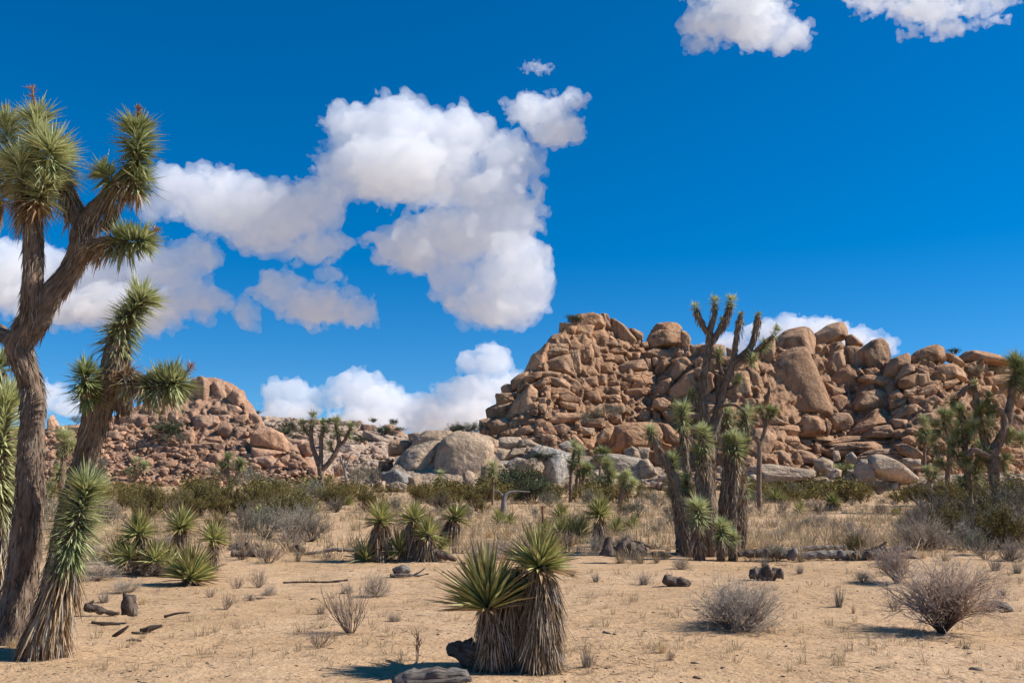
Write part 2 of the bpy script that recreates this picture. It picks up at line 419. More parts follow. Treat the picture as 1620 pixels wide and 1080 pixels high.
tile('M', 1120, 490, 7.2, [
 ((720,640,760,480,795,340,930,232,1070,183,1150,176,1238,222,1262,330,1240,510,1180,470,950,500), 'smooth boulder capping the great dome', dict(ff=SHADE, rough=.02, dy=1.0)),
 ((600,1000,620,740,740,640,900,500,1080,425,1185,425,1245,560,1370,850,1480,1120,1440,1240,1000,1250,700,1220), 'great dome boulder', dict(ff=[(-28,8),(12,20),(45,12)], rough=.02, thick=.6, dy=-1.5)),
 ((590,490,680,330,800,290,770,480,710,640,600,740), dict(ff=SHADE)),
 ((225,1010,300,720,470,698,565,850,525,1015,260,1048), 'square brown block left of the great dome', dict(ff=SHADE)),
 ((470,650,590,720,645,850,575,1060,520,1010,560,850),), ((300,640,400,600,560,598,592,720,300,730),),
 ((50,400,190,408,192,565,60,555), dict(dy=2)), ((225,440,325,458,302,540,235,530), dict(dy=2)), ((50,590,200,578,185,650,35,695),),
 ((190,560,300,520,330,600,220,660),),
 ((640,1070,700,878,725,895,695,1060), 'standing splinter of rock', dict(dy=-3)),
 ((0,720,60,740,80,900,0,980),),
])
tile('M', 1120, 620, 7.2, [
 ((430,95,520,78,585,140,565,235,450,195),), 
 ((1055,400,1130,278,1250,283,1345,330,1350,450,1320,492,1080,485), 'square boulder at the foot of the great dome', dict(ff=SHADE, dy=-4)),
 ((1340,350,1380,335,1405,380,1370,490,1345,490), dict(dy=-4)),
 ((690,372,860,368,1040,388,1068,440,1020,495,800,475,700,445), 'sausage shaped boulder'),
 ((690,330,760,278,935,350,900,375,700,378),), ((790,508,1030,508,1055,572,960,605,820,555),),
 ((450,610,560,428,680,428,795,520,710,605,700,745,460,725), 'pale slanting block'),
 ((705,605,780,553,865,590,850,665,720,675),), ((870,598,932,618,932,662,860,662),), ((755,690,850,668,935,720,930,805,810,805),),
 ((900,668,1100,658,1235,720,1235,795,950,805), 'pale bench boulder'), ((1070,548,1160,543,1205,592,1120,625),), ((1190,588,1275,600,1275,655,1200,645),),
 ((620,758,770,718,805,822,620,835),), ((290,408,400,428,425,505,330,485),), ((115,700,232,688,235,835,118,835),), ((540,230,620,300,655,412,560,412),),
 ((930,610,1060,590,1180,640,1100,660,940,660),), ((1100,500,1250,490,1440,500,1440,560,1150,560), dict(ff=SHADE)),
 ((420,760,520,750,520,840,430,840),), ((100,870,215,865,215,950,100,950), dict(h='B')), ((130,510,210,500,210,680,140,670),),
])
tile('B', 1120, 620, 7.2, [
 ((490,870,740,828,1000,868,1215,898,1210,1010,700,1060,520,1040), 'long white slab at the foot of the pile', dict(mat='rockgrey')),
 ((1240,790,1330,753,1425,800,1405,890,1250,890),), ((1385,900,1440,878,1460,980,1390,990),),
])
tile('M', 1290, 500, 7.2, [
 ((30,400,30,195,200,88,340,58,395,100,390,225,320,260,200,310), 'tall boulder on the skyline right of the great dome', dict(ff=SHADE, rough=.025)),
 ((35,500,210,308,310,293,355,350,280,405,60,530), 'narrow wedged boulder', dict(ff=SHADE)),
 ((375,240,440,208,555,300,530,335,400,335), 'little perched boulder', dict(ff=SHADE)),
 ((75,570,250,405,400,355,395,535,280,625,150,760), 'tilted brown slab face', dict(ff=SHADE)),
 ((385,360,520,345,560,400,625,610,540,670,400,560), 'creased tan block'),
 ((190,710,310,600,420,545,525,600,550,700,525,860,380,868,180,800), 'weathered round knob'),
 ((150,760,380,860,300,905,190,925),), ((200,930,320,898,375,940,345,1065,240,1085),), ((370,930,500,870,500,980,380,1060), dict(ff=SHADE, dy=1)),
 ((550,400,680,288,790,258,855,330,875,470,800,630,690,650,600,560), 'leaning creased skyline boulder'),
 ((810,670,870,540,920,480,1080,428,1105,530,980,660,900,690),), ((960,690,1060,538,1185,600,1172,645,1010,705), dict(ff=SHADE)),
 ((550,725,620,668,965,662,980,765,860,865,640,765), 'anvil shaped boulder'),
 ((985,725,1180,648,1195,760,1160,835,1000,805),), ((505,860,640,778,745,830,700,875,520,885),),
 ((470,1010,560,878,720,858,790,828,885,925,860,1090,500,1095), 'bulging boulder over the layered stack'),
 ((865,885,960,838,1055,920,930,995),), ((1190,600,1285,640,1305,745,1200,765),), ((1040,850,1150,830,1130,900,1060,910),), ((930,980,1060,930,1020,1000,940,1040),),
 ((600,610,700,590,780,640,700,680,610,670),), ((860,960,940,990,900,1050,860,1040),),
])
tile('M', 1440, 530, 8, [
 ((50,280,150,200,300,128,380,113,455,160,505,260,440,335,250,375,60,375), 'blunt block on the right skyline', dict(ff=SHADE)),
 ((495,240,560,228,645,290,705,365,640,385,500,315),),
 ((660,320,790,198,1000,203,1180,250,1285,375,1150,365,950,350,720,335), 'long rounded skyline boulder at far right', dict(ff=[(-30,-10),(25,35)])),
 ((250,490,310,418,480,368,620,368,725,480,735,555,640,575,420,605,260,625), 'dome with shadowed face on the right', dict(ff=SHADE, rough=.025)),
 ((985,500,1040,388,1150,363,1290,430,1305,510,1100,515), dict(ff=SHADE)),
 ((740,575,900,528,1040,503,1300,498,1330,635,1060,635,860,645), 'long pale shelf'),
 ((395,655,470,588,600,556,645,590,560,635,430,685),), ((90,730,250,648,330,622,405,680,300,755,150,765), 'lens shaped boulder'),
 ((170,930,190,830,330,758,435,830,420,885,230,940), 'barrel boulder on the right slope'),
 ((0,900,80,878,145,920,60,995,0,1005),), ((500,660,640,638,745,638,700,705,560,705), dict(layers=1)), ((435,800,650,698,705,720,560,805,450,835),),
 ((855,650,1045,648,1022,765,868,795),), ((1055,640,1315,638,1292,765,1070,765),), ((1035,780,1200,758,1275,900,1250,1060,1100,960), 'pale wall behind the right Joshua trees'),
 ((1335,820,1440,718,1460,900,1340,905),), ((700,360,950,348,1005,400,980,485,740,435), dict(layers=1, dy=2)), ((860,800,1020,790,1060,960,880,950),),
 ((120,380,220,400,250,470,150,470),), ((110,500,250,480,250,600,150,660,130,600),), ((470,900,700,820,720,960,500,1000),), ((300,950,480,900,480,1010,310,1040),),
 ((1290,350,1340,320,1440,330,1460,420,1300,420),), ((20,780,180,770,170,850,30,870),),
])
tile('M', 1440, 640, 8, [
 ((770,680,860,608,965,660,1010,805,840,765),), ((1105,645,1220,638,1285,760,1235,855,1120,845),), ((715,225,790,158,885,220,885,405,740,405),),
 ((1255,210,1440,125,1460,440,1280,435), 'sandy coloured slope rock at the right edge', dict(mat='rockpink')), ((375,685,450,658,485,740,440,785,380,775),), ((915,300,1020,288,1045,405,920,405),), ((1165,560,1250,518,1295,600,1180,605),),
 ((520,260,640,250,640,400,540,400),), ((1290,470,1440,460,1440,520,1300,530),), ((380,480,500,470,520,560,400,570),), ((1300,560,1440,560,1440,640,1310,640),), ((300,860,470,850,460,920,310,930),), ((1160,860,1300,850,1290,930,1170,930),), ((0,780,120,770,130,830,0,840),), ((1330,700,1440,690,1440,790,1340,800),), ((560,430,720,420,720,520,580,520),),
])
tile('M', 1290, 630, 7.2, [
 ((420,390,560,240,720,118,850,118,865,185,680,230,440,345), 'top layer of the layered stack', dict(dy=-1)),
 ((420,410,520,308,750,183,875,188,890,295,700,345,600,410,440,420), 'second layer of the layered stack', dict(dy=-1.5)),
 ((605,405,700,328,860,308,915,370,925,435,620,438), dict(dy=-2, layers=1)),
 ((95,510,400,430,620,423,935,438,740,490,400,510,120,540), 'long dark layer of the stack', dict(dy=-2)),
 ((155,590,300,518,640,488,960,498,965,570,700,600,500,650,250,660), 'widest layer of the stack', dict(dy=-2.5, layers=1)),
 ((490,710,700,588,950,578,1135,670,1125,710,900,710,700,680), dict(dy=-3, layers=1)),
 ((955,540,1080,528,1200,598,1260,655,1120,690,1000,610), dict(dy=-2)),
 ((670,760,680,690,720,652,820,655,1000,735,1160,855,1190,930,1060,970,880,945,740,885,690,800), 'smooth leaning egg boulder at the foot of the stack', dict(h='B', rough=.02, dy=-4, mat='rockgrey')),
 ((495,760,560,708,680,703,700,800,700,950,505,960), 'square block left of the egg boulder', dict(h='B', ff=SHADE, dy=-3)),
 ((200,230,270,168,400,178,445,260,380,355,230,345), 'round headed boulder', dict(dy=-2)), ((305,165,370,128,432,140,435,175),), 
 ((905,390,960,358,1010,360,1085,410,1020,475,940,440),), ((1015,460,1100,428,1195,480,1192,535,1080,525),), ((1195,440,1270,448,1275,535,1200,525),),
 ((25,730,120,688,205,730,205,800,130,845,40,765), dict(h='B')), ((155,870,230,798,302,830,292,905,180,925), dict(h='B')), ((365,660,420,618,465,670,450,735,380,725), dict(h='B')), ((215,605,260,608,285,690,230,705), dict(h='B')),
 ((890,250,1060,90,1180,78,1205,125,1000,235,910,265),), ((1050,300,1230,178,1440,125,1440,255,1200,345), 'tilted dark slab on the right slope', dict(ff=SHADE)),
 ((1055,712,1200,698,1195,765,1070,765), dict(h='B')), ((1000,690,1100,690,1100,740,1020,740), dict(h='B')), ((900,150,1040,60,1060,90,920,190),), ((1280,590,1400,590,1400,640,1290,640),),
 ((380,830,450,815,470,900,390,910), dict(h='B')), ((0,520,60,540,60,620,0,620),), ((900,240,1060,250,1040,330,920,330), dict(ff=SHADE)), ((1060,350,1180,330,1180,400,1080,400),),
])
tile('K', 600, 660, 7.2, [
 ((620,600,660,400,700,290,850,178,950,170,1180,215,1270,300,1275,380,1230,500,1170,690,1080,830,960,830,760,790,640,680), 'giant rounded tan boulder', dict(ff=[(8,12),(-25,5),(30,25),(0,60)], rough=.03, thick=.7)),
 ((955,660,1010,618,1060,650,1110,710,1075,840,1010,850,975,820), 'small buttress at the foot of the giant boulder', dict(dy=-2.2)),
 ((120,610,200,480,300,380,430,315,560,278,705,290,690,370,610,560,560,690,350,680,200,665), 'sloping boulder in half shadow left of the giant boulder', dict(ff=[(-32,25),(5,40),(35,10)], rough=.03, dy=1)),
 ((350,330,430,220,520,158,780,163,825,210,720,285,470,295,370,345), 'rounded cap over the sloping boulder', dict(dy=1)),
 ((335,195,460,183,435,262,350,275), dict(dy=2)), ((1060,210,1240,215,1345,270,1325,385,1270,385), dict(dy=2)),
 ((110,310,200,258,280,268,352,290,352,385,200,415,120,435), 'orange cracked block', dict(dy=4, mat='rock')), ((45,105,150,88,280,180,335,240,160,245), dict(h='S', mat='rockpink')),
 ((65,485,120,453,165,490,110,520), dict(dy=5)), ((25,650,190,595,210,670,350,680,330,750,60,740), dict(mat='rockpale', dy=-1, ff=SHADE)), ((125,765,200,738,295,770,290,840,140,830), dict(dy=-2)),
 ((740,840,850,785,955,850,945,920,750,920), dict(dy=-3)), ((0,740,60,738,45,870,0,880), dict(dy=-2)), ((1315,395,1440,388,1440,505,1335,495), dict(h='B', ff=SHADE)), ((1170,560,1240,540,1230,680,1160,700),),
 ((330,690,440,680,450,790,340,790), dict(ff=SHADE)), ((0,500,130,520,140,600,0,600), dict(dy=6, mat='rockpink')),
])
tile('L', 220, 590, 7.2, [
 ((590,440,600,150,635,68,705,62,765,130,805,250,805,430,700,485,600,470), 'left tower of the left hill crag', dict(ff=SHADE)),
 ((795,260,800,150,860,82,935,110,1005,240,965,385,830,378), 'middle tower of the left hill crag'),
 ((945,125,1030,125,1075,190,1000,255),), ((995,280,1070,188,1155,208,1205,400,1170,445,1090,405), 'right tower of the left hill crag', dict(ff=SHADE)),
 ((490,260,600,210,625,465,500,470), dict(dy=3, ff=SHADE)),
 ((600,500,720,486,850,488,885,600,835,705,720,690,620,640), 'jagged block under the towers'), 
 ((880,705,930,588,1000,578,1085,680,1065,785,1000,765),), ((1075,620,1200,635,1195,805,1080,785),),
 ((1240,465,1330,478,1415,600,1300,625),), ((600,815,820,798,875,810,780,885,620,885),),
 ((775,925,940,918,965,1045,800,1035),), ((655,900,770,888,785,1005,680,1005),), ((505,700,600,688,625,790,530,805),), ((480,810,580,818,585,895,500,885),),
 ((235,785,440,788,445,835,260,838), 'flat bedded slab on the left hill'), ((295,850,450,848,462,895,310,895),), ((95,505,190,472,225,560,120,585),), ((245,480,310,488,305,545,250,535),),
 ((840,818,970,828,965,885,850,905),), ((1000,818,1095,860,1020,895),), ((820,390,960,380,1000,440,900,480,830,460),), ((1000,370,1100,380,1180,440,1100,480,990,460),), ((890,490,1000,480,1060,560,950,590),), ((1080,500,1210,480,1240,600,1100,610),),
 ((0,500,80,520,60,590,0,590),), ((340,480,420,430,430,560,350,580),), ((430,540,520,520,530,640,440,640),), ((60,660,190,650,200,700,80,700),), ((480,650,600,650,600,700,500,700),), ((750,740,900,720,920,790,760,800),), ((0,790,130,790,140,860,0,860),), ((150,820,270,830,280,880,170,880),), ((140,920,280,920,290,1000,150,990),), ((0,1000,130,980,140,1060,0,1060),), ((540,960,640,940,660,1020,560,1040),), ((1180,920,1310,920,1310,970,1190,970),), ((1290,980,1360,970,1370,1050,1290,1060),), ((980,900,1120,890,1130,980,990,980),),
 ((200,1000,400,1000,400,1060,220,1070),), ((660,1030,830,1030,840,1080,670,1080),),
])
tile('L', 60, 590, 7.2, [
 ((845,490,900,475,1200,480,1130,565,1000,605,890,585), 'smooth leaning slab at the top of the left hill'), ((765,560,830,498,885,540,875,595,770,595),), ((1085,585,1150,498,1235,550,1180,615),),
 ((1255,500,1340,473,1385,570,1270,575),), ((755,600,870,593,865,655,765,655),), ((875,600,1025,608,1015,665,885,665),), ((745,670,940,678,945,755,765,745), dict(ff=SHADE)),
 ((85,690,100,540,140,485,200,600,180,670), 'pointed orange rock between the trunks'), ((495,430,550,358,570,440,510,530),), ((300,600,500,588,485,665,315,655),),
 ((875,830,970,798,1005,870,900,895),), ((1005,780,1095,778,1105,855,1005,855),), ((1105,788,1240,788,1232,855,1115,845),), ((660,980,760,925,805,990,680,1010),), ((70,900,160,890,170,1000,80,1010),), ((230,620,310,600,320,660,240,660),),
 ((70,1020,160,1000,170,1080,70,1080),), ((180,1000,260,990,270,1070,190,1070),), ((1000,460,1220,360,1440,380,1440,490,1250,490,1010,480), 'shadowed wall behind the leaf clusters', dict(dy=4, ff=SHADE)),
])
tile('L', 0, 0, 1, [
 ((396,692,403,680,420,677,441,686,450,703,447,718,418,709,397,708), 'big dark square boulder at the right end of the left hill', dict(ff=[(-20,-8),(20,15)], dy=-4)),
 ((396,708,447,716,432,728,399,723), dict(dy=-1)), ((402,724,425,722,441,736,440,746,420,742,405,732),), ((455,732,463,731,470,742,456,752),),
 ((400,655,408,658,416,672,402,678),), ((470,705,490,700,498,715,478,722),), ((442,725,455,720,458,735,446,740),), ((488,740,499,740,500,756,489,754),), ((528,738,541,735,543,750,530,752),),
])
rock('L', [(296,612),(304,600),(322,597),(345,602),(352,650),(300,656)], 'broad blocky crag behind the left hill towers', dy=1.5, thick=.6, ff=[(30,10),(-10,20),(0,-5)])
rock('L', [(340,606),(352,602),(368,610),(386,630),(389,650),(345,652)], None, dy=1.2, thick=.6)
rock('L', [(232,628),(262,618),(300,622),(302,656),(230,658)], None, dy=3, thick=.6, ff=SHADE)
tile('S', 400, 640, 6, [
 ((790,400,900,380,1035,390,1045,475,820,495), 'pale flat slab on the slope behind the Joshua trees'), ((650,330,770,345,785,450,655,545),), ((825,160,935,155,925,215,835,205), dict(mat='rockpink')),
 ((1035,190,1155,205,1145,275,1055,265), dict(mat='rockpink')), ((1255,200,1330,205,1340,295,1265,285), dict(mat='rockpink')), ((1125,290,1340,340,1260,410,1145,345),), ((300,330,480,340,500,400,320,400), dict(mat='rockpink')),
 ((380,290,560,290,540,350,400,340),), ((560,330,660,330,650,400,570,400),), ((1050,250,1200,290,1280,360,1200,400,1060,330),), ((950,160,1030,160,1030,230,950,220), dict(mat='rockpink')), ((720,130,820,130,820,190,730,190),),
 ((850,480,950,490,940,560,860,560), dict(mat='rockpink')), ((1160,440,1260,450,1240,510,1170,510),), ((480,150,620,140,620,200,480,200),), ((60,170,200,170,210,220,70,220),),
])
NTRACED = len(BOULDERS)
print('traced rocks', NTRACED, round(time.time()-T0, 1))
# ------------------------------------------------------------------ hill cores (solid ground under the boulders)
SKY = {
 'M': [(735,762),(750,715),(775,680),(795,655),(812,628),(830,592),(848,562),(868,540),(885,520),(905,512),(945,505),(965,512),(1000,532),(1030,545),(1060,545),(1100,552),(1170,560),(1200,562),(1215,550),(1280,548),(1310,540),(1345,545),(1370,560),(1420,575),(1455,568),(1500,572),(1530,572),(1560,568),(1600,580),(1640,580),(1700,600),(1780,680),(1800,762)],
 'L': [(-60,762),(-30,690),(30,672),(72,676),(105,672),(140,665),(180,660),(210,640),(235,632),(300,610),(318,604),(345,606),(380,622),(392,655),(430,680),(455,700),(490,735),(510,762)],
 'S': [(330,762),(350,668),(392,656),(440,656),(520,664),(600,676),(650,690),(680,700),(760,715),(820,762)],
 'B': [(750,790),(765,725),(800,700),(850,700),(900,712),(960,725),(1040,735),(1100,745),(1180,750),(1300,752),(1420,752),(1480,750),(1560,745),(1640,745),(1700,775)],
 'K': [(602,790),(618,740),(640,715),(665,700),(700,690),(770,700),(800,735),(812,790)],
}
def skyline(h, px):
    a = SKY[h]; return float(np.interp(px, [p[0] for p in a], [p[1] for p in a]))
def core_point(h, px, f):
    ys = skyline(h, px) + 3; yb = 790.0
    py = yb + (ys - yb)*f
    Y = surf(h, px, py) + (1.0 if h in 'MLS' else 2.0)
    return P(px, py, Y), py
for h, label in (('M', 0), ('L', 0), ('S', 0), ('B', 0), ('K', 0)):
    x0, x1 = SKY[h][0][0], SKY[h][-1][0]; nx = int((x1-x0)/2.0); nf = 90; nb = 14
    V = np.zeros((nx, nf+nb, 3))
    for i in range(nx):
        px = x0 + (x1-x0)*i/(nx-1)
        for j in range(nf):
            V[i, j], _ = core_point(h, px, j/(nf-1))
        V[i, 0, 2] = -1.0
        top = V[i, nf-1].copy(); back = {'M': 45, 'L': 40, 'S': 60, 'B': 22, 'K': 9}[h]
        for j in range(nb):
            u = (j+1)/nb; V[i, nf+j] = (top[0]*(1+0.0*u), top[1]+back*u, -1 + (top[2]+1)*(1-u**2))
    Vf = V.reshape(-1, 3)
    am = {'M': 1.6, 'L': 1.2, 'S': 1.2, 'B': .5, 'K': .4}[h]
    Vf[:, 1] += fbm(Vf*0.45+5, 4)*am; Vf[:, 2] += np.where(Vf[:, 2] > 0, fbm(Vf*.5+50, 4)*am*.45, 0)
    idx = np.arange(nx*(nf+nb)).reshape(nx, nf+nb)
    F = np.stack([idx[:-1, :-1], idx[1:, :-1], idx[1:, 1:], idx[:-1, 1:]], -1).reshape(-1, 4)
    me = meshnp('hill', Vf, F.astype(np.int32), [M['rock' if h == 'M' else MAT[h]]], col=np.full((len(Vf), 3), .85 if h != 'S' else 1.0))
    tag(link('hill', me), kind='structure')
# ------------------------------------------------------------------ rubble
COVER = np.zeros((1080, 1900), bool); _yy, _xx = np.mgrid[400:900, 0:1900]
for hh, q, s_ in POLYS:
    if s_ < 17: continue
    m = q.mean(0); a = m + (q - m)*1.1; ins = np.ones(_yy.shape, bool); ins2 = ins.copy(); b = np.roll(a, -1, 0)
    for i in range(len(a)):
        cr = (b[i, 0]-a[i, 0])*(_yy-a[i, 1]) - (b[i, 1]-a[i, 1])*(_xx-a[i, 0]); ins &= cr >= 0; ins2 &= cr <= 0
    COVER[400:900] |= ins | ins2
def rubble_mesh(h, n, wr, seed, pale=.15):
    rnd = np.random.RandomState(seed); D_, F0 = ico(2); Vs, Fs, Cs = [], [], []; o = 0
    x0, x1 = SKY[h][0][0]+4, SKY[h][-1][0]-4
    pyr = random.Random(seed)
    for i in range(n):
        for tr in range(6):
            px = rnd.uniform(x0, x1); f = rnd.uniform(0.02, 1.0)
            c, py = core_point(h, px, f)
            if not COVER[int(np.clip(py, 0, 1079)), int(np.clip(px, 0, 1899))]: break
        w = wr[0] + (wr[1]-wr[0])*rnd.rand()**2.2; s = w/2*c[1]/FPX
        k = rnd.randint(6, 10); nm = rnd.normal(size=(k, 3)); nm /= np.linalg.norm(nm, axis=1)[:, None]
        nm = np.vstack([nm, np.eye(3), -np.eye(3)]); hh = rnd.uniform(.7, 1.0, len(nm))
        r = hull_shape(D_, nm, hh, 12)*(1+fbm(D_*2+i, 2)*.05)
        V = D_*r[:, None]*[s*rnd.uniform(.85, 1.35), s*rnd.uniform(.8, 1.2), s*rnd.uniform(.45, .95)]
        a = rnd.uniform(-.4, .4); ca, sa = math.cos(a), math.sin(a)
        V = V @ np.array([[ca, 0, sa], [0, 1, 0], [-sa, 0, ca]])
        V = V + c + [0, -rnd.uniform(0, 1.5)-(0.3 if h in 'MLS' else 1.0), 0]
        b = rnd.uniform(.75, 1.25); g = rnd.uniform(-.06, .06)
        Vs.append(V); Fs.append(F0+o); o += len(V); Cs.append(np.tile([b*(1+g), b, b*(1-g)], (len(V), 1)))
    return np.vstack(Vs), np.vstack(Fs).astype(np.int32), np.vstack(Cs)
RUB = {'M': (850, (4, 14), 'jumbled small rocks filling the gaps of the big rock pile'), 'L': (1900, (3, 13), 'rubble of small reddish rocks covering the left hill'),
       'S': (700, (4, 16), 'scattered pale rocks on the distant slope'), 'B': (520, (5, 17), 'broken rocks along the foot of the big rock pile'), 'K': (60, (5, 12), 'small rocks under the rounded boulders')}
# keep the 296 boulders that show largest as things, merge the smallest into the rubble of their hill
BOULDERS.sort(key=lambda b: -b[5]*b[6] - (1e6 if b[2] else 0))
keep, small = BOULDERS[:296], BOULDERS[296:]
for h, (n, wr, lab) in RUB.items():
    V, F, C = rubble_mesh(h, n, wr, 11 + ord(h))
    Vs, Fs, Cs = [V], [F], [C]; o = len(V)
    for b in small:
        if b[1] != h: continue
        me = b[0].data; n_ = len(me.vertices); v = np.empty(n_*3, np.float32); me.vertices.foreach_get('co', v)
        f = np.empty(len(me.polygons)*3, np.int32); me.loops.foreach_get('vertex_index', f)
        Vs.append(v.reshape(-1, 3) + np.array(b[0].location)); Fs.append(f.reshape(-1, 3) + o); Cs.append(np.ones((n_, 3))); o += n_
    me = meshnp('rubble', np.vstack(Vs), np.vstack(Fs), [M[MAT[h]]], col=np.vstack(Cs))
    tag(link('rubble', me), lab, 'rubble', kind='stuff')
for b in small: bpy.data.objects.remove(b[0])
BOULDERS = keep
rocklands = list(LAND)
for (o, h, name, cx, cyy, wp, hp, rr) in BOULDERS:
    if name:
        a = '' ; lab = name + {'M': ' in the big rock pile', 'K': ' beside the shrubs', 'B': ' at the foot of the pile', 'L': ' on the left', 'S': ''}[h]
        if 'left hill' in name or 'slope' in name or 'pile' in name or 'foot' in name: lab = name
        if len(lab.split()) < 4: lab = TINTW[h] + ' ' + lab
        USED[lab] = 1
    else:
        ar = wp/max(hp, 1); s = 'small' if wp*hp < 160 else 'large' if wp*hp > 900 else 'mid sized'
        shp = 'flat slab' if ar > 2.2 else 'upright block' if ar < .75 else 'boulder'
        lab = autolabel(cx, cyy, f'{s} {TINTW[h]} {shp}', rocklands)
    tag(o, lab, 'boulder', GRP[h])
# ------------------------------------------------------------------ ground
def ground_mat():
    m, t, b = new_mat('desert_sand', 0.95, 0.1)
    pos = position(t)
    big = noisen(t, pos, 0.35, 4, 0.55, .5); mid = noisen(t, mapped(t, pos, (1, 1.6, 1)), 2.4, 6, 0.65); fine = noisen(t, pos, 45, 3, 0.7)
    c = ramp(t, big, [(0.3, (0.45, 0.285, 0.15)), (0.5, (0.52, 0.335, 0.185)), (0.7, (0.58, 0.385, 0.225))])
    c = mixc(t, 'MULTIPLY', 1.0, c, ramp(t, mid, [(0.28, (.74, .70, .66)), (0.48, (1, 1, 1)), (0.75, (1.08, 1.08, 1.08))]))
    c = mixc(t, 'MULTIPLY', 1.0, c, ramp(t, fine, [(0.25, (.8,)*3), (0.5, (1,)*3), (0.8, (1.15,)*3)]))
    v = N(t, 'ShaderNodeTexVoronoi'); v.inputs['Scale'].default_value = 22; t.links.new(pos, v.inputs['Vector'])
    gmask = mixc(t, 'MULTIPLY', 1.0, ramp(t, v.outputs['Distance'], [(0.10, (1,)*3), (0.2, (0,)*3)]), ramp(t, noisen(t, pos, 1.1, 3), [(0.56, (0,)*3), (0.66, (.8,)*3)]))
    c = mixc(t, 'MIX', gmask, c, (0.2, 0.13, 0.085))
    lit = noisen(t, mapped(t, pos, (1, 2.2, 1)), 0.9, 7, 0.72, 1.2)      # patches of darker grit and bark dust
    c = mixc(t, 'MIX', ramp(t, lit, [(0.54, (0,)*3), (0.70, (.5,)*3)]), c, (0.29, 0.19, 0.115))
    c = mixc(t, 'MIX', ramp(t, noisen(t, pos, 0.55, 5, .6, .8), [(0.58, (0,)*3), (0.72, (.5,)*3)]), c, (0.64, 0.45, 0.27))
    t.links.new(c, b.inputs['Base Color'])
    h1 = bumpn(t, b, mid, .7, .12)
    h2 = bumpn(t, b, noisen(t, pos, 14, 5, 0.65), .9, .04, h1)
    bumpn(t, b, fine, .4, .008, h2)
    return m
M['sand'] = ground_mat()
def gz(x, y):
    p = np.stack([np.atleast_1d(x).astype(float), np.atleast_1d(y).astype(float), np.zeros(np.size(x))], -1)
    d = np.hypot(p[:, 0], p[:, 1]); fade = np.clip((d-3)/6, 0, 1)
    return fbm(p*0.16, 3)*0.055*np.clip(fade, .2, 1) + fbm(p*0.9+9, 3)*0.018
def gz1(x, y): return float(gz(x, y)[0])
ys = np.concatenate([np.arange(-30, 2, 4.0), 2*1.012**np.arange(0, 420)]); ys = ys[ys < 420]
ys = np.concatenate([ys, [600, 1000, 2000, 4500, 9000]])
nx = 520; tt = np.linspace(-1, 1, nx); tt = np.sign(tt)*(0.75*np.abs(tt) + 0.25*np.abs(tt)**5)
GX = np.outer(np.maximum(np.abs(ys), 12)*1.35, tt); GY = np.repeat(ys[:, None], nx, 1)
GZ = gz(GX.ravel(), GY.ravel()).reshape(GX.shape)
GZ[GY > 430] = 0
Vg = np.stack([GX, GY, GZ], -1).reshape(-1, 3); idx = np.arange(len(Vg)).reshape(len(ys), nx)
F = np.stack([idx[:-1, :-1], idx[:-1, 1:], idx[1:, 1:], idx[1:, :-1]], -1).reshape(-1, 4).astype(np.int32)
tag(link('ground', meshnp('ground', Vg, F, [M['sand']])), kind='structure')
print('hills+ground', round(time.time()-T0, 1))
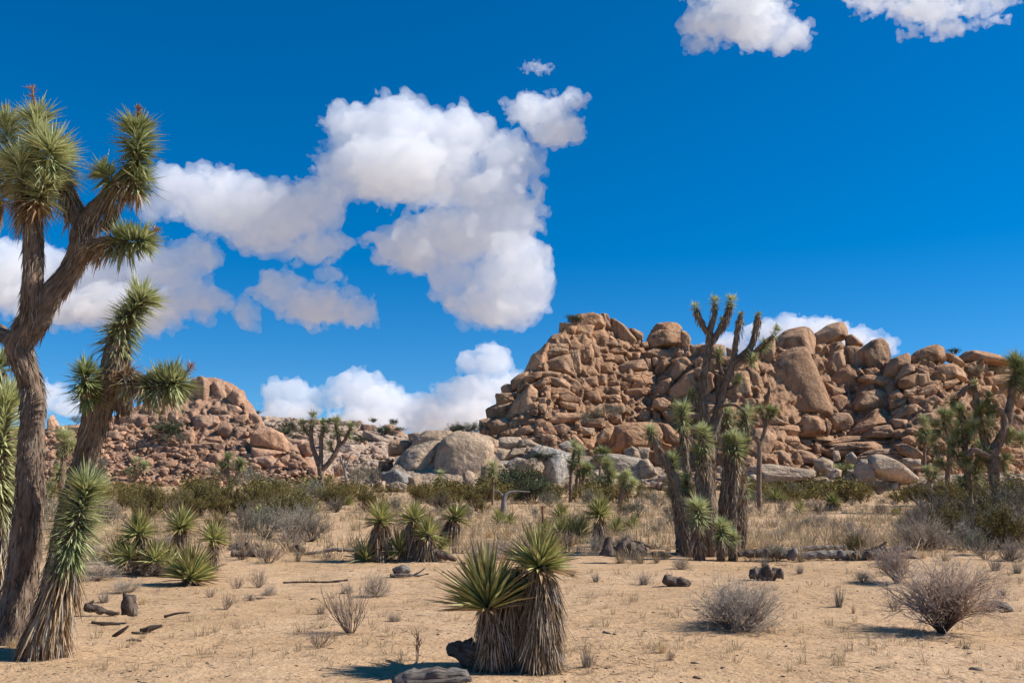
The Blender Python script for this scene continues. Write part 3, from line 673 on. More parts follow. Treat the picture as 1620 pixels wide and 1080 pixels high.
# ------------------------------------------------------------------ clouds (real volumes far behind the rocks)
def cloud_material(dens):
    m = bpy.data.materials.new('cloud_vapour'); m.use_nodes = True; t = m.node_tree; t.nodes.clear()
    o = N(t, 'ShaderNodeOutputMaterial'); v = N(t, 'ShaderNodeVolumePrincipled')
    v.inputs['Color'].default_value = (1, 1, 1, 1); v.inputs['Density'].default_value = dens
    v.inputs['Anisotropy'].default_value = 0.0
    t.links.new(v.outputs[0], o.inputs['Volume'])
    return m
def cloud(name, blobs, dist, label, seed=0, res=4.2, dens=0.014, amp=0.56, scale=1.0, thick=0.75, flat=None, soft=1.0):
    """blobs: (px, py, rx, ry) puffs; the field of all puffs, roughened by noise, is the density of one volume"""
    rnd = random.Random(seed)
    k = dist/FPX
    E = []
    for (px, py, rx, ry) in blobs:
        c = P(px, py, dist + rnd.uniform(-.25, .25)*rx*k)
        E.append((c, np.array([rx*k, max(rx, ry)*k*thick, ry*k])))
    lo = np.min([c - 1.5*r for c, r in E], 0); hi = np.max([c + 1.5*r for c, r in E], 0)
    org = (lo + hi)/2
    g = bpy.data.node_groups.new('cloud_' + str(seed), 'GeometryNodeTree')
    g.interface.new_socket('Geometry', in_out='OUTPUT', socket_type='NodeSocketGeometry')
    L = g.links.new
    pos = N(g, 'GeometryNodeInputPosition')
    def vm(op, a, b=None):
        n = N(g, 'ShaderNodeVectorMath', operation=op)
        for i, x in enumerate((a, b)):
            if x is None: continue
            if hasattr(x, 'links'): L(x, n.inputs[i])
            else: n.inputs[i].default_value = x
        return n
    def ma(op, a, b=None, c=None):
        n = N(g, 'ShaderNodeMath', operation=op)
        for i, x in enumerate((a, b, c)):
            if x is None: continue
            if hasattr(x, 'links'): L(x, n.inputs[i])
            else: n.inputs[i].default_value = x
        return n.outputs[0]
    # large scale warp
    wn = N(g, 'ShaderNodeTexNoise'); wn.inputs['Scale'].default_value = 0.010*scale; wn.inputs['Detail'].default_value = 2
    offp = vm('ADD', pos.outputs[0], (seed*131.0, 17.0*seed, 0)).outputs[0]
    L(offp, wn.inputs['Vector'])
    wv = vm('SUBTRACT', wn.outputs['Color'], (.5, .5, .5)).outputs[0]
    ws = N(g, 'ShaderNodeVectorMath', operation='SCALE'); L(wv, ws.inputs[0]); ws.inputs['Scale'].default_value = 45.0/scale
    wp = vm('ADD', pos.outputs[0], ws.outputs[0]).outputs[0]
    f = None
    for c, r in E:
        q = vm('DIVIDE', vm('SUBTRACT', wp, tuple(c - org)).outputs[0], tuple(r)).outputs[0]
        l = vm('LENGTH', q).outputs['Value']
        d = ma('SUBTRACT', 1.0, l)
        # distance-like: scale by mean radius
        d = ma('MULTIPLY', d, float(min(r[0], r[2])))
        f = d if f is None else ma('SMOOTH_MAX', f, d, 14.0/scale)
    n1 = N(g, 'ShaderNodeTexNoise'); n1.inputs['Scale'].default_value = 0.022*scale; n1.inputs['Detail'].default_value = 7; n1.inputs['Roughness'].default_value = 0.66
    L(offp, n1.inputs['Vector'])
    nn = ma('MULTIPLY', ma('SUBTRACT', n1.outputs[0], .5), amp*120/scale)
    # billows: rounded cells
    v1 = N(g, 'ShaderNodeTexVoronoi', feature='SMOOTH_F1'); v1.inputs['Scale'].default_value = 0.03*scale; v1.inputs['Smoothness'].default_value = .5
    wv2 = vm('ADD', offp, ws.outputs[0]).outputs[0]
    L(wv2, v1.inputs['Vector'])
    bl = ma('MULTIPLY', ma('SUBTRACT', 0.45, v1.outputs['Distance']), amp*60/scale)
    v2 = N(g, 'ShaderNodeTexVoronoi', feature='SMOOTH_F1'); v2.inputs['Scale'].default_value = 0.075*scale; v2.inputs['Smoothness'].default_value = .4
    L(wv2, v2.inputs['Vector'])
    bl2 = ma('MULTIPLY', ma('SUBTRACT', 0.45, v2.outputs['Distance']), amp*26/scale)
    v3 = N(g, 'ShaderNodeTexVoronoi', feature='SMOOTH_F1'); v3.inputs['Scale'].default_value = 0.17*scale; v3.inputs['Smoothness'].default_value = .35
    L(wv2, v3.inputs['Vector'])
    bl3 = ma('MULTIPLY', ma('SUBTRACT', 0.45, v3.outputs['Distance']), amp*9/scale)
    s = ma('ADD', ma('ADD', ma('ADD', f, nn), ma('ADD', bl, bl2)), bl3)
    s = ma('ADD', ma('DIVIDE', s, 100.0), 0.5)
    vc = N(g, 'GeometryNodeVolumeCube')
    L(s, vc.inputs['Density'])
    vc.inputs['Background'].default_value = 0.0
    vc.inputs['Min'].default_value = tuple(lo - org); vc.inputs['Max'].default_value = tuple(hi - org)
    rr = np.ceil((hi - lo)/(res/scale)).astype(int)
    for ax, n_ in zip('XYZ', rr): vc.inputs['Resolution ' + ax].default_value = int(n_)
    v2m = N(g, 'GeometryNodeVolumeToMesh'); v2m.inputs['Threshold'].default_value = 0.5
    L(vc.outputs[0], v2m.inputs[0])
    isl = N(g, 'GeometryNodeInputMeshIsland'); acc = N(g, 'GeometryNodeAccumulateField', data_type='INT'); acc.inputs[0].default_value = 1
    L(isl.outputs['Island Index'], acc.inputs['Group ID'])
    cmp = N(g, 'FunctionNodeCompare', data_type='INT', operation='LESS_THAN'); L(acc.outputs['Total'], cmp.inputs[2]); cmp.inputs[3].default_value = 1500 if max(r[0] for c, r in E) > 40 else 60
    dele = N(g, 'GeometryNodeDeleteGeometry'); L(v2m.outputs[0], dele.inputs[0]); L(cmp.outputs[0], dele.inputs['Selection'])
    sm = N(g, 'GeometryNodeSetMaterial'); L(dele.outputs[0], sm.inputs[0])
    mat = cloud_material(dens*scale); sm.inputs['Material'].default_value = mat
    go = N(g, 'NodeGroupOutput'); L(sm.outputs[0], go.inputs[0])
    me = bpy.data.meshes.new(name); me.materials.append(mat)
    o = link(name, me, loc=tuple(org))
    md = o.modifiers.new('density', 'NODES'); md.node_group = g
    # bake the surface and drop stray crumbs
    ev = o.evaluated_get(bpy.context.evaluated_depsgraph_get()); em = ev.to_mesh()
    nv = len(em.vertices); vv = np.empty(nv*3, np.float32); em.vertices.foreach_get('co', vv); vv = vv.reshape(-1, 3)
    lt = np.empty(len(em.polygons), np.int32); em.polygons.foreach_get('loop_total', lt); lv = np.empty(len(em.loops), np.int32); em.loops.foreach_get('vertex_index', lv)
    ls = np.concatenate([[0], np.cumsum(lt)[:-1]]); ev.to_mesh_clear()
    Fq = [lv[(ls[lt == k_][:, None] + np.arange(k_))].astype(np.int32) for k_ in sorted(set(lt.tolist()))]
    o.modifiers.clear(); o.data = meshnp(name, vv, Fq, [mat])
    tag(o, label, 'cloud', 'cumulus clouds in the sky')
    return o
D = 2000
cloud('cumulus_cloud', [(560,200,55,50),(630,205,75,60),(720,215,80,50),(800,255,60,50),(640,270,130,55),(560,270,70,45),(760,300,90,40),
   (800,350,72,65),(815,430,68,70),(790,480,75,45),(730,370,90,50),(650,390,70,45),(720,440,50,40),(500,320,60,50),(430,335,90,55),(350,320,80,55),(300,295,60,42),
   (260,325,50,30),(500,385,60,28),(420,375,60,30)], D,
   'biggest white cumulus cloud in the middle of the sky, puffy with grey underside', 1)
if __name__ == '__main__' and globals().get('TESTC'):
    pass
cloud('cumulus_cloud', [(845,175,50,28),(880,205,52,32),(900,160,35,16)], D, 'small white cloud just right of the top of the biggest cloud', 2, scale=1.4, soft=1.6)
cloud('cumulus_cloud', [(30,430,100,50),(150,430,90,42),(250,425,75,45),(310,410,45,40),(300,470,55,35),(200,490,110,38),(80,485,90,35),(340,475,35,25)], D,
   'broad white cloud behind the tall Joshua tree at left', 3)
cloud('cumulus_cloud', [(390,495,26,30),(440,455,45,34),(500,480,65,36),(560,495,42,24),(520,430,25,14)], D, 'ragged white cloud hanging below the biggest cloud', 4, scale=1.2, soft=1.4)
cloud('cumulus_cloud', [(1130,30,55,35),(1190,35,60,45),(1245,55,45,32),(1180,-10,80,30),(1110,70,30,14)], D, 'ragged white cloud at the top edge right of centre', 5, scale=1.2, soft=1.6, amp=.7)
cloud('cumulus_cloud', [(1400,0,60,16),(1470,10,70,26),(1500,45,38,16),(1550,10,50,14),(1430,45,26,10)], D, 'thin wispy cloud in the top right corner of the sky', 6, scale=1.5, soft=3.0, amp=.8, dens=.011)
cloud('cumulus_cloud', [(435,625,22,28),(465,620,30,26),(490,640,26,26),(460,655,50,24)], 3000, 'small cloud low above the distant slope, left of the low cloud bank', 7, res=6)
cloud('cumulus_cloud', [(535,625,26,24),(570,615,42,34),(610,640,46,30),(660,655,52,34),(590,665,70,26),(690,680,50,24)], 3000, 'low white cloud bank above the pale slope in the middle', 8, res=6)
cloud('cumulus_cloud', [(745,575,26,24),(780,570,34,34),(800,605,32,24),(760,620,55,30),(715,625,34,24),(740,655,70,34),(810,640,30,30)], 3000, 'tall cloud touching the left flank of the big rock pile', 9, res=6)
cloud('cumulus_cloud', [(1160,545,40,16),(1215,525,38,20),(1250,518,42,22),(1300,525,50,22),(1350,535,40,20),(1390,545,28,22)], 3000, 'white cloud rising behind the skyline of the big rock pile', 10, res=6)
cloud('cumulus_cloud', [(70,625,40,20),(105,640,34,22),(30,640,40,24),(400,650,20,14)][:3], 3000, 'faint low cloud between the trunks of the left Joshua trees', 11, res=6, dens=.011, soft=2)
cloud('cloud_wisp', [(850,108,22,9)], D, 'tiny wisp of cloud alone above the small cloud', 12, scale=2.5, soft=3, dens=.008, amp=.8)
cloud('cloud_wisp', [(1574,32,20,7)], D, 'tiny wisp at the upper right edge beside the thin cloud', 13, scale=2.5, soft=3, dens=.008, amp=.8)
# ------------------------------------------------------------------ plant materials
def leaf_mat(name, rough=.5, trans=.22, spec=.3):
    m, t, b = new_mat(name, rough, spec)
    c = mixc(t, 'MULTIPLY', 1.0, vcol(t), ramp(t, noisen(t, position(t), 30, 2), [(0.3, (.8,)*3), (0.7, (1.15,)*3)]))
    t.links.new(c, b.inputs['Base Color'])
    tr = N(t, 'ShaderNodeBsdfTranslucent'); t.links.new(c, tr.inputs[0])
    mx = N(t, 'ShaderNodeMixShader'); mx.inputs[0].default_value = trans
    o = t.nodes['Material Output']; t.links.new(b.outputs[0], mx.inputs[1]); t.links.new(tr.outputs[0], mx.inputs[2]); t.links.new(mx.outputs[0], o.inputs[0])
    return m
M['leaf'] = leaf_mat('spiky_leaf'); M['dead'] = leaf_mat('dead_leaf', .8, .15, .1); M['twig'] = leaf_mat('twig', .85, 0.0, .1); M['grass'] = leaf_mat('dry_grass', .8, .2, .1)
def bark_mat(name, base, dark):
    m, t, b = new_mat(name, .95, .1)
    uv = N(t, 'ShaderNodeTexCoord').outputs['UV']
    n1 = noisen(t, mapped(t, uv, (26, 4.5, 1)), 1.0, 6, .7, .35); n2 = noisen(t, position(t), 3.0, 3)
    c = ramp(t, n1, [(.32, dark), (.5, base), (.7, tuple(min(1, x*1.55) for x in base))])
    c = mixc(t, 'MULTIPLY', 1.0, c, ramp(t, n2, [(.3, (.75, .7, .68)), (.7, (1.15, 1.15, 1.15))]))
    t.links.new(c, b.inputs['Base Color'])
    h = bumpn(t, b, n1, 1.0, .03)
    v = N(t, 'ShaderNodeTexVoronoi', feature='DISTANCE_TO_EDGE'); v.inputs['Scale'].default_value = 1; t.links.new(mapped(t, uv, (16, 6, 1)), v.inputs['Vector'])
    bumpn(t, b, v.outputs[0], .7, .03, h)
    return m
M['bark'] = bark_mat('joshua_bark', (.225, .16, .115), (.05, .033, .023))
M['deadwood'] = bark_mat('weathered_wood', (.27, .235, .20), (.07, .05, .04))
M['darkwood'] = bark_mat('rotten_wood', (.15, .115, .09), (.035, .026, .02))
# ------------------------------------------------------------------ mesh generators
def nrmz(a): return a/np.maximum(np.linalg.norm(a, axis=-1, keepdims=True), 1e-9)
def blades(B, D, L, Wd, droop, rings=(0, .45, 1), prof=(.75, 1, .0), fold=.22, roll=None):
    """thin folded leaves: returns V, F(quads), index of the leaf each vertex belongs to"""
    n = len(B); D = nrmz(D); rs = np.random.RandomState(n)
    ref = np.tile([0, 0, 1.0], (n, 1)); bad = np.abs(D[:, 2]) > .92; ref[bad] = nrmz(rs.normal(size=(bad.sum(), 3)) + 1e-3)
    side = nrmz(np.cross(D, ref)); nr = np.cross(side, D)
    if roll is not None:
        c, s = np.cos(roll)[:, None], np.sin(roll)[:, None]; side, nr = side*c + nr*s, nr*c - side*s
    R_ = []
    for s, w_ in zip(rings, prof):
        c = B + D*(L*s)[:, None]; c[:, 2] -= droop*L*s*s
        wv = side*(Wd*w_/2)[:, None]; up = nr*(Wd*w_*fold)[:, None]
        R_ += [c - wv + up, c, c + wv + up]
    V = np.stack(R_, 1); k = 3*len(rings)
    q = []
    for j in range(len(rings)-1):
        a = 3*j; q += [[a, a+1, a+4, a+3], [a+1, a+2, a+5, a+4]]
    F = (np.array(q)[None] + (np.arange(n)*k)[:, None, None]).reshape(-1, 4).astype(np.int32)
    return V.reshape(-1, 3), F, np.repeat(np.arange(n), k)
def smooth_path(pts, step):
    """Catmull-Rom through rows (x, y, z, r)"""
    p = np.asarray(pts, float); q = np.vstack([2*p[0]-p[1], p, 2*p[-1]-p[-2]]); o = []
    for i in range(1, len(q)-2):
        m = max(2, int(np.linalg.norm(q[i+1, :3]-q[i, :3])/step))
        for u in np.arange(m)/m:
            o.append(.5*((2*q[i]) + (q[i+1]-q[i-1])*u + (2*q[i-1]-5*q[i]+4*q[i+1]-q[i+2])*u*u + (3*q[i]-q[i-1]-3*q[i+1]+q[i+2])*u**3))
    o.append(q[-2]); return np.array(o)
def tube(path, sides=14, rough=.12, nscale=6.0, cap=True, squash=1.0):
    """path rows (x,y,z,r) already smooth -> V, F, uv"""
    C = path[:, :3]; r = np.maximum(path[:, 3], .0015); T = nrmz(np.gradient(C, axis=0))
    ref = np.array([0.02, 1.0, 0.03]); A = nrmz(np.cross(T, ref)); Bn = np.cross(T, A)
    th = np.linspace(0, 2*np.pi, sides, endpoint=False)
    ring = A[:, None]*np.cos(th)[None, :, None] + Bn[:, None]*np.sin(th)[None, :, None]*squash
    base = C[:, None] + ring*r[:, None, None]
    nz = fbm(base.reshape(-1, 3)*nscale*[1, 1, .45], 3).reshape(len(C), sides)
    V = C[:, None] + ring*(r[:, None]*(1 + rough*nz))[:, :, None]
    ln = np.concatenate([[0], np.cumsum(np.linalg.norm(np.diff(C, axis=0), axis=1))])
    uv = np.stack([np.tile(np.minimum(th, 2*np.pi-th)/np.pi*.35, (len(C), 1)), np.tile(ln[:, None], (1, sides))], -1)
    i = np.arange(len(C)*sides).reshape(len(C), sides); j = np.roll(i, -1, 1)
    F = np.stack([i[:-1], j[:-1], j[1:], i[1:]], -1).reshape(-1, 4)
    V = V.reshape(-1, 3); uv = uv.reshape(-1, 2); Ft = None
    if cap:
        V = np.vstack([V, C[-1] + T[-1]*r[-1]*.6, C[0]]); uv = np.vstack([uv, uv[-1], uv[0]]); e = len(V)
        Ft = np.vstack([np.stack([i[-1], j[-1], np.full(sides, e-2)], -1), np.stack([j[0], i[0], np.full(sides, e-1)], -1)]).astype(np.int32)
    return V, F.astype(np.int32), Ft, uv
def merge(parts):
    """parts: list of (V, quads, tris or None, uv or None, col or None)"""
    Vs, Q, T_, U, C = [], [], [], [], []; o = 0
    for V, q, t_, uv, c in parts:
        Vs.append(V); Q.append(q+o)
        if t_ is not None: T_.append(t_+o)
        U.append(uv if uv is not None else np.zeros((len(V), 2))); C.append(c if c is not None else np.ones((len(V), 3))); o += len(V)
    return np.vstack(Vs), [np.vstack(Q).astype(np.int32)] + ([np.vstack(T_).astype(np.int32)] if T_ else []), np.vstack(U), np.vstack(C)
def frame(ax):
    ax = nrmz(np.asarray(ax, float)); a = nrmz(np.cross(ax, [0.3, 1, 0.2])); return ax, a, np.cross(ax, a)
GREEN = np.array([.25, .28, .11]); PALE = np.array([.66, .66, .35]); YEL = np.array([.27, .25, .10]); TAN = np.array([.56, .41, .24]); BROWN = np.array([.24, .14, .075]); GREY = np.array([.40, .34, .27])
def leafy_head(path, L, n, width, rs, dead=.25, pale=.5, spread=1.0, bent=.25, rings=(0, .45, 1), prof=(.8, 1, 0)):
    """spiky leaves all round a branch end: path rows (x,y,z,r) base -> tip"""
    k = len(path); u = rs.rand(n); tip = rs.rand(n) < .30
    t = np.where(tip, 1 - .06*rs.rand(n), u**.9); f = t*(k-1); i = np.minimum(f.astype(int), k-2); fr = (f-i)[:, None]
    C = path[i, :3]*(1-fr) + path[i+1, :3]*fr; r = path[i, 3]*(1-fr[:, 0]) + path[i+1, 3]*fr[:, 0]
    ax = nrmz(path[np.minimum(i+1, k-1), :3] - path[i, :3]); a = nrmz(np.cross(ax, [0.3, 1, .2])); b = np.cross(ax, a)
    th = rs.rand(n)*2*np.pi
    ang = np.where(tip, np.sqrt(rs.rand(n))*72, 62 + (1-t)*62*spread + rs.normal(size=n)*9)
    ang = np.radians(ang); rad = a*np.cos(th)[:, None] + b*np.sin(th)[:, None]
    D = ax*np.cos(ang)[:, None] + rad*np.sin(ang)[:, None]; B = C + rad*(r*.7*np.where(tip, .3, 1))[:, None]
    Ln = L*rs.uniform(.62, 1.18, n)*np.where(t < .25, .9, 1)
    V, F, ix = blades(B, D, Ln, width*rs.uniform(.8, 1.2, n), bent*rs.uniform(.2, 1, n)*(1.1-t), rings, prof)
    hz = 1 + .28*np.sin(th*3 + t*17 + rs.rand()*6)*np.sin(t*23 + th); V = V.reshape(n, -1, 3); V = B[:, None] + (V - B[:, None])*hz[:, None, None]; V = V.reshape(-1, 3)
    mixp = np.clip(pale + rs.normal(size=n)*.25 + (t-.6)*.5, 0, 1)[:, None]
    c = GREEN*(1-mixp) + PALE*mixp
    dd = np.clip((dead - t)/.14 + rs.normal(size=n)*.45, 0, 1)[:, None]; dc = np.where(rs.rand(n, 1) < .5, TAN, BROWN)*rs.uniform(.7, 1.25, (n, 1))
    c = c*(1-dd) + dc*dd; c = c*rs.uniform(.8, 1.2, (n, 1))
    tipc = np.tile([1, 1, 1], (len(V), 1)).astype(float)
    return V, F, c[ix]*tipc
def skirt(path, L, n, width, rs, cols=(TAN, BROWN, GREY), out=18, rings=(0, .5, 1), prof=(1, .8, .1), up=False, gravity=.5):
    """dead leaves hanging down along a stem"""
    k = len(path); f = rs.rand(n)*(k-1); i = np.minimum(f.astype(int), k-2); fr = (f-i)[:, None]
    C = path[i, :3]*(1-fr) + path[i+1, :3]*fr; r = path[i, 3]*(1-fr[:, 0]) + path[i+1, 3]*fr[:, 0]
    ax = nrmz(path[i, :3] - path[i+1, :3]); ax = ax*np.where(ax[:, 2:] > 0, -1, 1); a = nrmz(np.cross(ax, [0.3, 1, .2])); b = np.cross(ax, a)
    th = rs.rand(n)*2*np.pi; rad = a*np.cos(th)[:, None] + b*np.sin(th)[:, None]; an = np.radians(out*rs.uniform(.2, 1.6, n))
    D = nrmz(ax*(1-gravity) + np.array([0, 0, -1.0])*gravity)*np.cos(an)[:, None] + rad*np.sin(an)[:, None]
    D = D + rs.normal(size=D.shape)*.13
    V, F, ix = blades(C + rad*r[:, None]*.97, D, L*rs.uniform(.3, 1.2, n), width*rs.uniform(.6, 1.2, n), rs.uniform(0, .12, n), rings, prof, roll=rs.normal(size=n)*.5)
    cc = np.array(cols)[rs.randint(0, len(cols), n)]*rs.uniform(.6, 1.3, (n, 1))
    return V, F, cc[ix]
LANDG = []
def joshua(label, base, branches, heads, group=None, skirts=(), stalks=(), name='joshua_tree', land=None, fibres=0, leafk=1.0, detail=1.0, dead=None, rs_=1.0):
    """base (px, py) photo pixel of the foot; branches: lists of (px, py, radius px[, dy metres]); heads: (px0,py0,px1,py1,leaf px,count,{})"""
    g = G(*base); Y0 = g[1]; k = Y0/FPX; rs = np.random.RandomState(int(base[0]*7+base[1]) % 99991)
    org = np.array([g[0], g[1], gz1(g[0], g[1])])
    def pt(q): return [*(P(q[0], q[1], Y0 + (q[3] if len(q) > 3 else 0)) - org), q[2]*k]
    e = link(name, None, loc=tuple(org)); tag(e, label, 'tree', group)
    parts = []; paths = []
    for br in branches:
        pts = [[*pt(q)[:3], pt(q)[3]*rs_] for q in br]
        if abs(br[0][1]-base[1]) < 12: pts[0][2] = -.06; pts.insert(1, [pts[0][0], pts[0][1], .12, pts[0][3]*.92]) if False else None
        pa = smooth_path(pts, max(.03, .06/detail)); paths.append(pa)
        big = pa[:, 3].max()
        V, F, Ft, uv = tube(pa, 20 if big > .05 else 10 if big > .02 else 6, rough=.17, nscale=9)
        parts.append((V, F, Ft, uv, None))
    V, F, uv, c = merge(parts); link('trunk', meshnp('trunk', V, F, [M['bark'] if not dead else M['deadwood']], uv=uv, col=c), e)
    if fibres:
        L_ = np.array([np.linalg.norm(np.diff(p_[:, :3], axis=0), axis=1).sum()*p_[:, 3].mean() for p_ in paths]); L_ /= L_.sum()
        ps = []
        for p_, l in zip(paths, L_):
            v, f, cc = skirt(p_, .13 if Y0 < 15 else .15, int(fibres*l*(1 if Y0 < 15 else 2.6))+8, .011 if Y0 < 15 else .02, rs, (np.array([.27, .20, .145]), np.array([.14, .095, .065]), np.array([.38, .32, .25])), out=9 if Y0 < 15 else 11, gravity=.15); ps.append((v, f, None, None, cc))
        V, F, uv, c = merge(ps); link('bark_fibres', meshnp('bark_fibres', V, F, [M['dead']], smooth=False, col=c), e)
    for sk in skirts:
        pa = smooth_path([pt(q) for q in sk[0]], .05)
        V, F, c = skirt(pa, sk[1]*k, int(sk[2]), sk[3]*k, rs, out=sk[4] if len(sk) > 4 else 18)
        link('dead_leaves', meshnp('dead_leaves', V, [F], [M['dead']], smooth=False, col=c), e)
    for hd in heads:
        (x0, y0, x1, y1, lp, n) = hd[:6]; o = dict(hd[6]) if len(hd) > 6 else {}
        dy0 = o.pop('dy', 0); dyt = o.pop('dyt', dy0); rp = o.pop('r', max(1.2, lp*.14)); mid = o.pop('mid', None)
        pts = [pt((x0, y0, rp, dy0))] + ([pt((*mid, rp, (dy0+dyt)/2))] if mid else []) + [pt((x1, y1, rp*.8, dyt))]
        pa = smooth_path(pts, .05*max(1, Y0/20))
        if len(pa) < 3: pa = smooth_path(pts, np.linalg.norm(np.array(pts[0][:3])-pts[-1][:3])/3)
        V, F, c = leafy_head(pa, lp*k*(1 if lp > 25 else 1.3), int(n*leafk*(.62 if lp > 25 else 1.3)), o.pop('w', max(.020, .95*k)), rs, **o)
        link('leaf_cluster', meshnp('leaf_cluster', V, [F], [M['leaf']], smooth=False, col=c), e)
    for (x0, y0, x1, y1, rp, dy) in stalks:
        a_, b_ = np.array(pt((x0, y0, rp, dy))), np.array(pt((x1, y1, rp*.4, dy)))
        pa = smooth_path([a_, (a_+b_)/2, b_], .02); V, F, c = leafy_head(pa, .07, 90, .012, rs, dead=3, bent=0); c = c*0 + np.array([.42, .25, .16])*rs.uniform(.6, 1.4, (len(c)//9, 1)).repeat(9, 0)
        tv, tf, tt_, tu = tube(pa, 6); V2, F2, uv, c2 = merge([(V, F, None, None, c), (tv, tf, tt_, tu, np.tile([.3, .17, .1], (len(tv), 1)))])
        link('flower_stalk', meshnp('flower_stalk', V2, F2, [M['dead']], smooth=False, col=c2), e)
    if land: LANDG.append((base[0], base[1], land))
    return e
# ------------------------------------------------------------------ the left Joshua trees (about nine metres away)
joshua('tallest Joshua tree at the left with forked crown and shaggy leaf clusters', (22, 1022),
  [[(18,1030,25,.0),(24,980,24,.0),(33,920,24,.0),(43,840,22,.0),(48,760,21,.0),(50,700,19,.0),(52,650,18,.0),(50,610,18,.05),(38,575,18,0),(30,545,21,0),(52,510,24,0),(72,480,20,0),(90,456,18,0),(110,430,17,0),(124,400,16,0),(128,370,15,0),(134,345,14,0)],
   [(34,548,18),(48,510,17,-.05),(50,470,16,-.1),(52,430,15,-.1),(52,390,15,-.1),(51,355,14,-.1),(47,320,12,-.1),(48,280,10,-.1),(55,240,8,-.1),(58,200,6,-.1)],
   [(34,550,17),(14,535,12,.1),(-6,522,11,.2),(-35,508,10,.3),(-60,470,9,.4)],
   [(130,362,14),(120,335,11,.05),(110,315,10,.1),(100,298,9,.15),(94,275,8,.2),(90,250,6,.2)],
   [(132,356,13),(148,335,14),(164,320,14),(182,304,14),(200,290,12),(212,270,10),(217,250,8),(217,225,6)],
   [(122,412,12),(140,398,11,-.1),(155,386,10,-.15),(175,384,9,-.2),(200,386,8,-.2)],
   [(164,322,11),(178,335,10,.1),(176,350,8,.12),(168,362,6,.15)],
   [(182,306,8),(172,296,7,-.05),(166,284,5,-.08)]],
  [(52,290,58,188,40,1150,dict(mid=(60,240), dy=-.1, dead=.22)), (46,325,30,258,42,800,dict(dy=-.25, dyt=-.3, dead=.35)), (24,300,10,200,42,900,dict(dy=.1, dyt=.05, dead=.3)),
   (75,280,80,236,46,900,dict(dy=-.25, dyt=-.35)), (92,290,98,248,40,650,dict(dy=.15, dyt=.1, dead=.3)), (2,330,-14,260,44,600,dict(dy=.2)), (60,330,70,290,40,500,dict(dy=-.3, dead=.4)),
   (212,292,217,205,38,1500,dict(mid=(219,250), dead=.12, pale=.15)), (186,296,164,272,34,420,dict(dy=-.1, pale=.15)), (176,384,226,381,38,900,dict(dy=-.2, dead=.2, pale=.15)),
   (215,305,222,285,38,300,dict(pale=.3, spread=1.3))],
  skirts=[([(60,270,20,-.1),(50,320,20,-.1),(44,352,13,-.1)], 42, 520, 2.2), ([(92,270,12,.15),(104,305,14,.1),(124,342,12,.05)], 36, 360, 2.2),
          ([(215,275,8),(200,292,15),(182,306,15)], 30, 420, 2.2), ([(175,312,15),(150,340,15),(130,372,16)], 26, 380, 2.0, 8), ([(190,384,8,-.2),(165,386,12,-.15),(146,396,12,-.1)], 34, 260, 2.2)],
  stalks=[(57,190,51,140,3.5,-.1), (9,200,9,172,3,.1), (217,208,219,172,4,0), (98,245,97,222,2,.1), (224,380,246,363,2.5,-.2)],
  fibres=5200, land='tallest left Joshua tree', detail=1.5)
joshua('leaning Joshua tree with a single green topknot right of the tallest one', (62, 1030),
  [[(66,1036,24,-.15),(76,960,17,-.1),(88,900,15,0),(98,850,14,.1),(108,800,14,.15),(122,760,15,.15),(136,720,17,.1),(145,690,19,.05),(152,657,21,0),(160,630,24,0),(172,605,25,0),(181,580,20,0),(184,555,18,0),(188,530,15,0),(200,505,11,0),(222,482,8,0)],
   [(150,655,14),(142,640,11,-.1),(137,622,9,-.2),(136,600,6,-.25)], [(176,610,18),(196,598,12,-.05),(215,606,10,-.15),(235,612,9,-.2),(258,612,8,-.25)],
   [(176,600,14),(190,622,15,.05),(196,642,11,.05),(196,655,8,.05)]],
  [(184,552,226,474,38,1700,dict(mid=(196,510), dead=.10, pale=.45)), (138,636,135,590,34,620,dict(dy=-.15, dyt=-.3, pale=-.2, dead=.05)), (232,614,276,606,40,1150,dict(dy=-.2, dyt=-.25, dead=.3, pale=.2, spread=.9)),
   (196,590,206,612,30,330,dict(dy=-.15, dead=.7, spread=1.2))],
  skirts=[([(190,540,16),(186,560,17),(184,582,17)], 22, 420, 2.0, 10), ([(250,612,6,-.25),(226,606,10,-.2),(196,596,12,-.1)], 42, 520, 2.2, 30)],
  stalks=[(284,604,302,580,2.5,-.25)], fibres=3600, land='leaning Joshua tree', detail=1.5)
joshua('short shaggy Joshua tree shoot, green above and straw coloured below, before the leaning tree', (78, 1038),
  [[(62,1040,28,-.12),(78,980,22,-.12),(94,930,17,-.12),(108,880,14,-.12),(118,840,12,-.12),(126,810,10,-.12),(134,785,8,-.12)]],
  [(104,892,138,772,44,2300,dict(mid=(122,830), dy=-.12, dead=.07, pale=.38, w=.019))],
  skirts=[([(112,872,14,-.12),(98,920,19,-.12),(80,975,25,-.12),(66,1025,32,-.12)], 52, 1500, 2.4, 14)], name='joshua_tree', land='shaggy Joshua tree shoot', detail=1.5)
joshua('pale green Joshua tree cut by the left edge, thick leaf brush hanging to knee height', (0, 985),
  [[(-4,1000,9,-.3),(0,940,8,-.3),(2,880,8,-.3),(0,800,10,-.3),(2,740,12,-.3),(4,690,10,-.3),(8,650,8,-.3)], [(-2,800,8,-.3),(-10,700,8,0),(-6,620,8,.2),(4,590,7,.3)]],
  [(-6,815,10,638,54,2500,dict(mid=(2,730), dy=-.3, dead=.04, pale=.75, w=.019)), (-8,640,2,572,40,600,dict(dy=.3, pale=.1))],
  skirts=[([(0,790,14,-.3),(0,880,10,-.3),(-2,960,8,-.3)], 46, 420, 2.0, 12)], fibres=500, land='pale Joshua tree at the left edge')
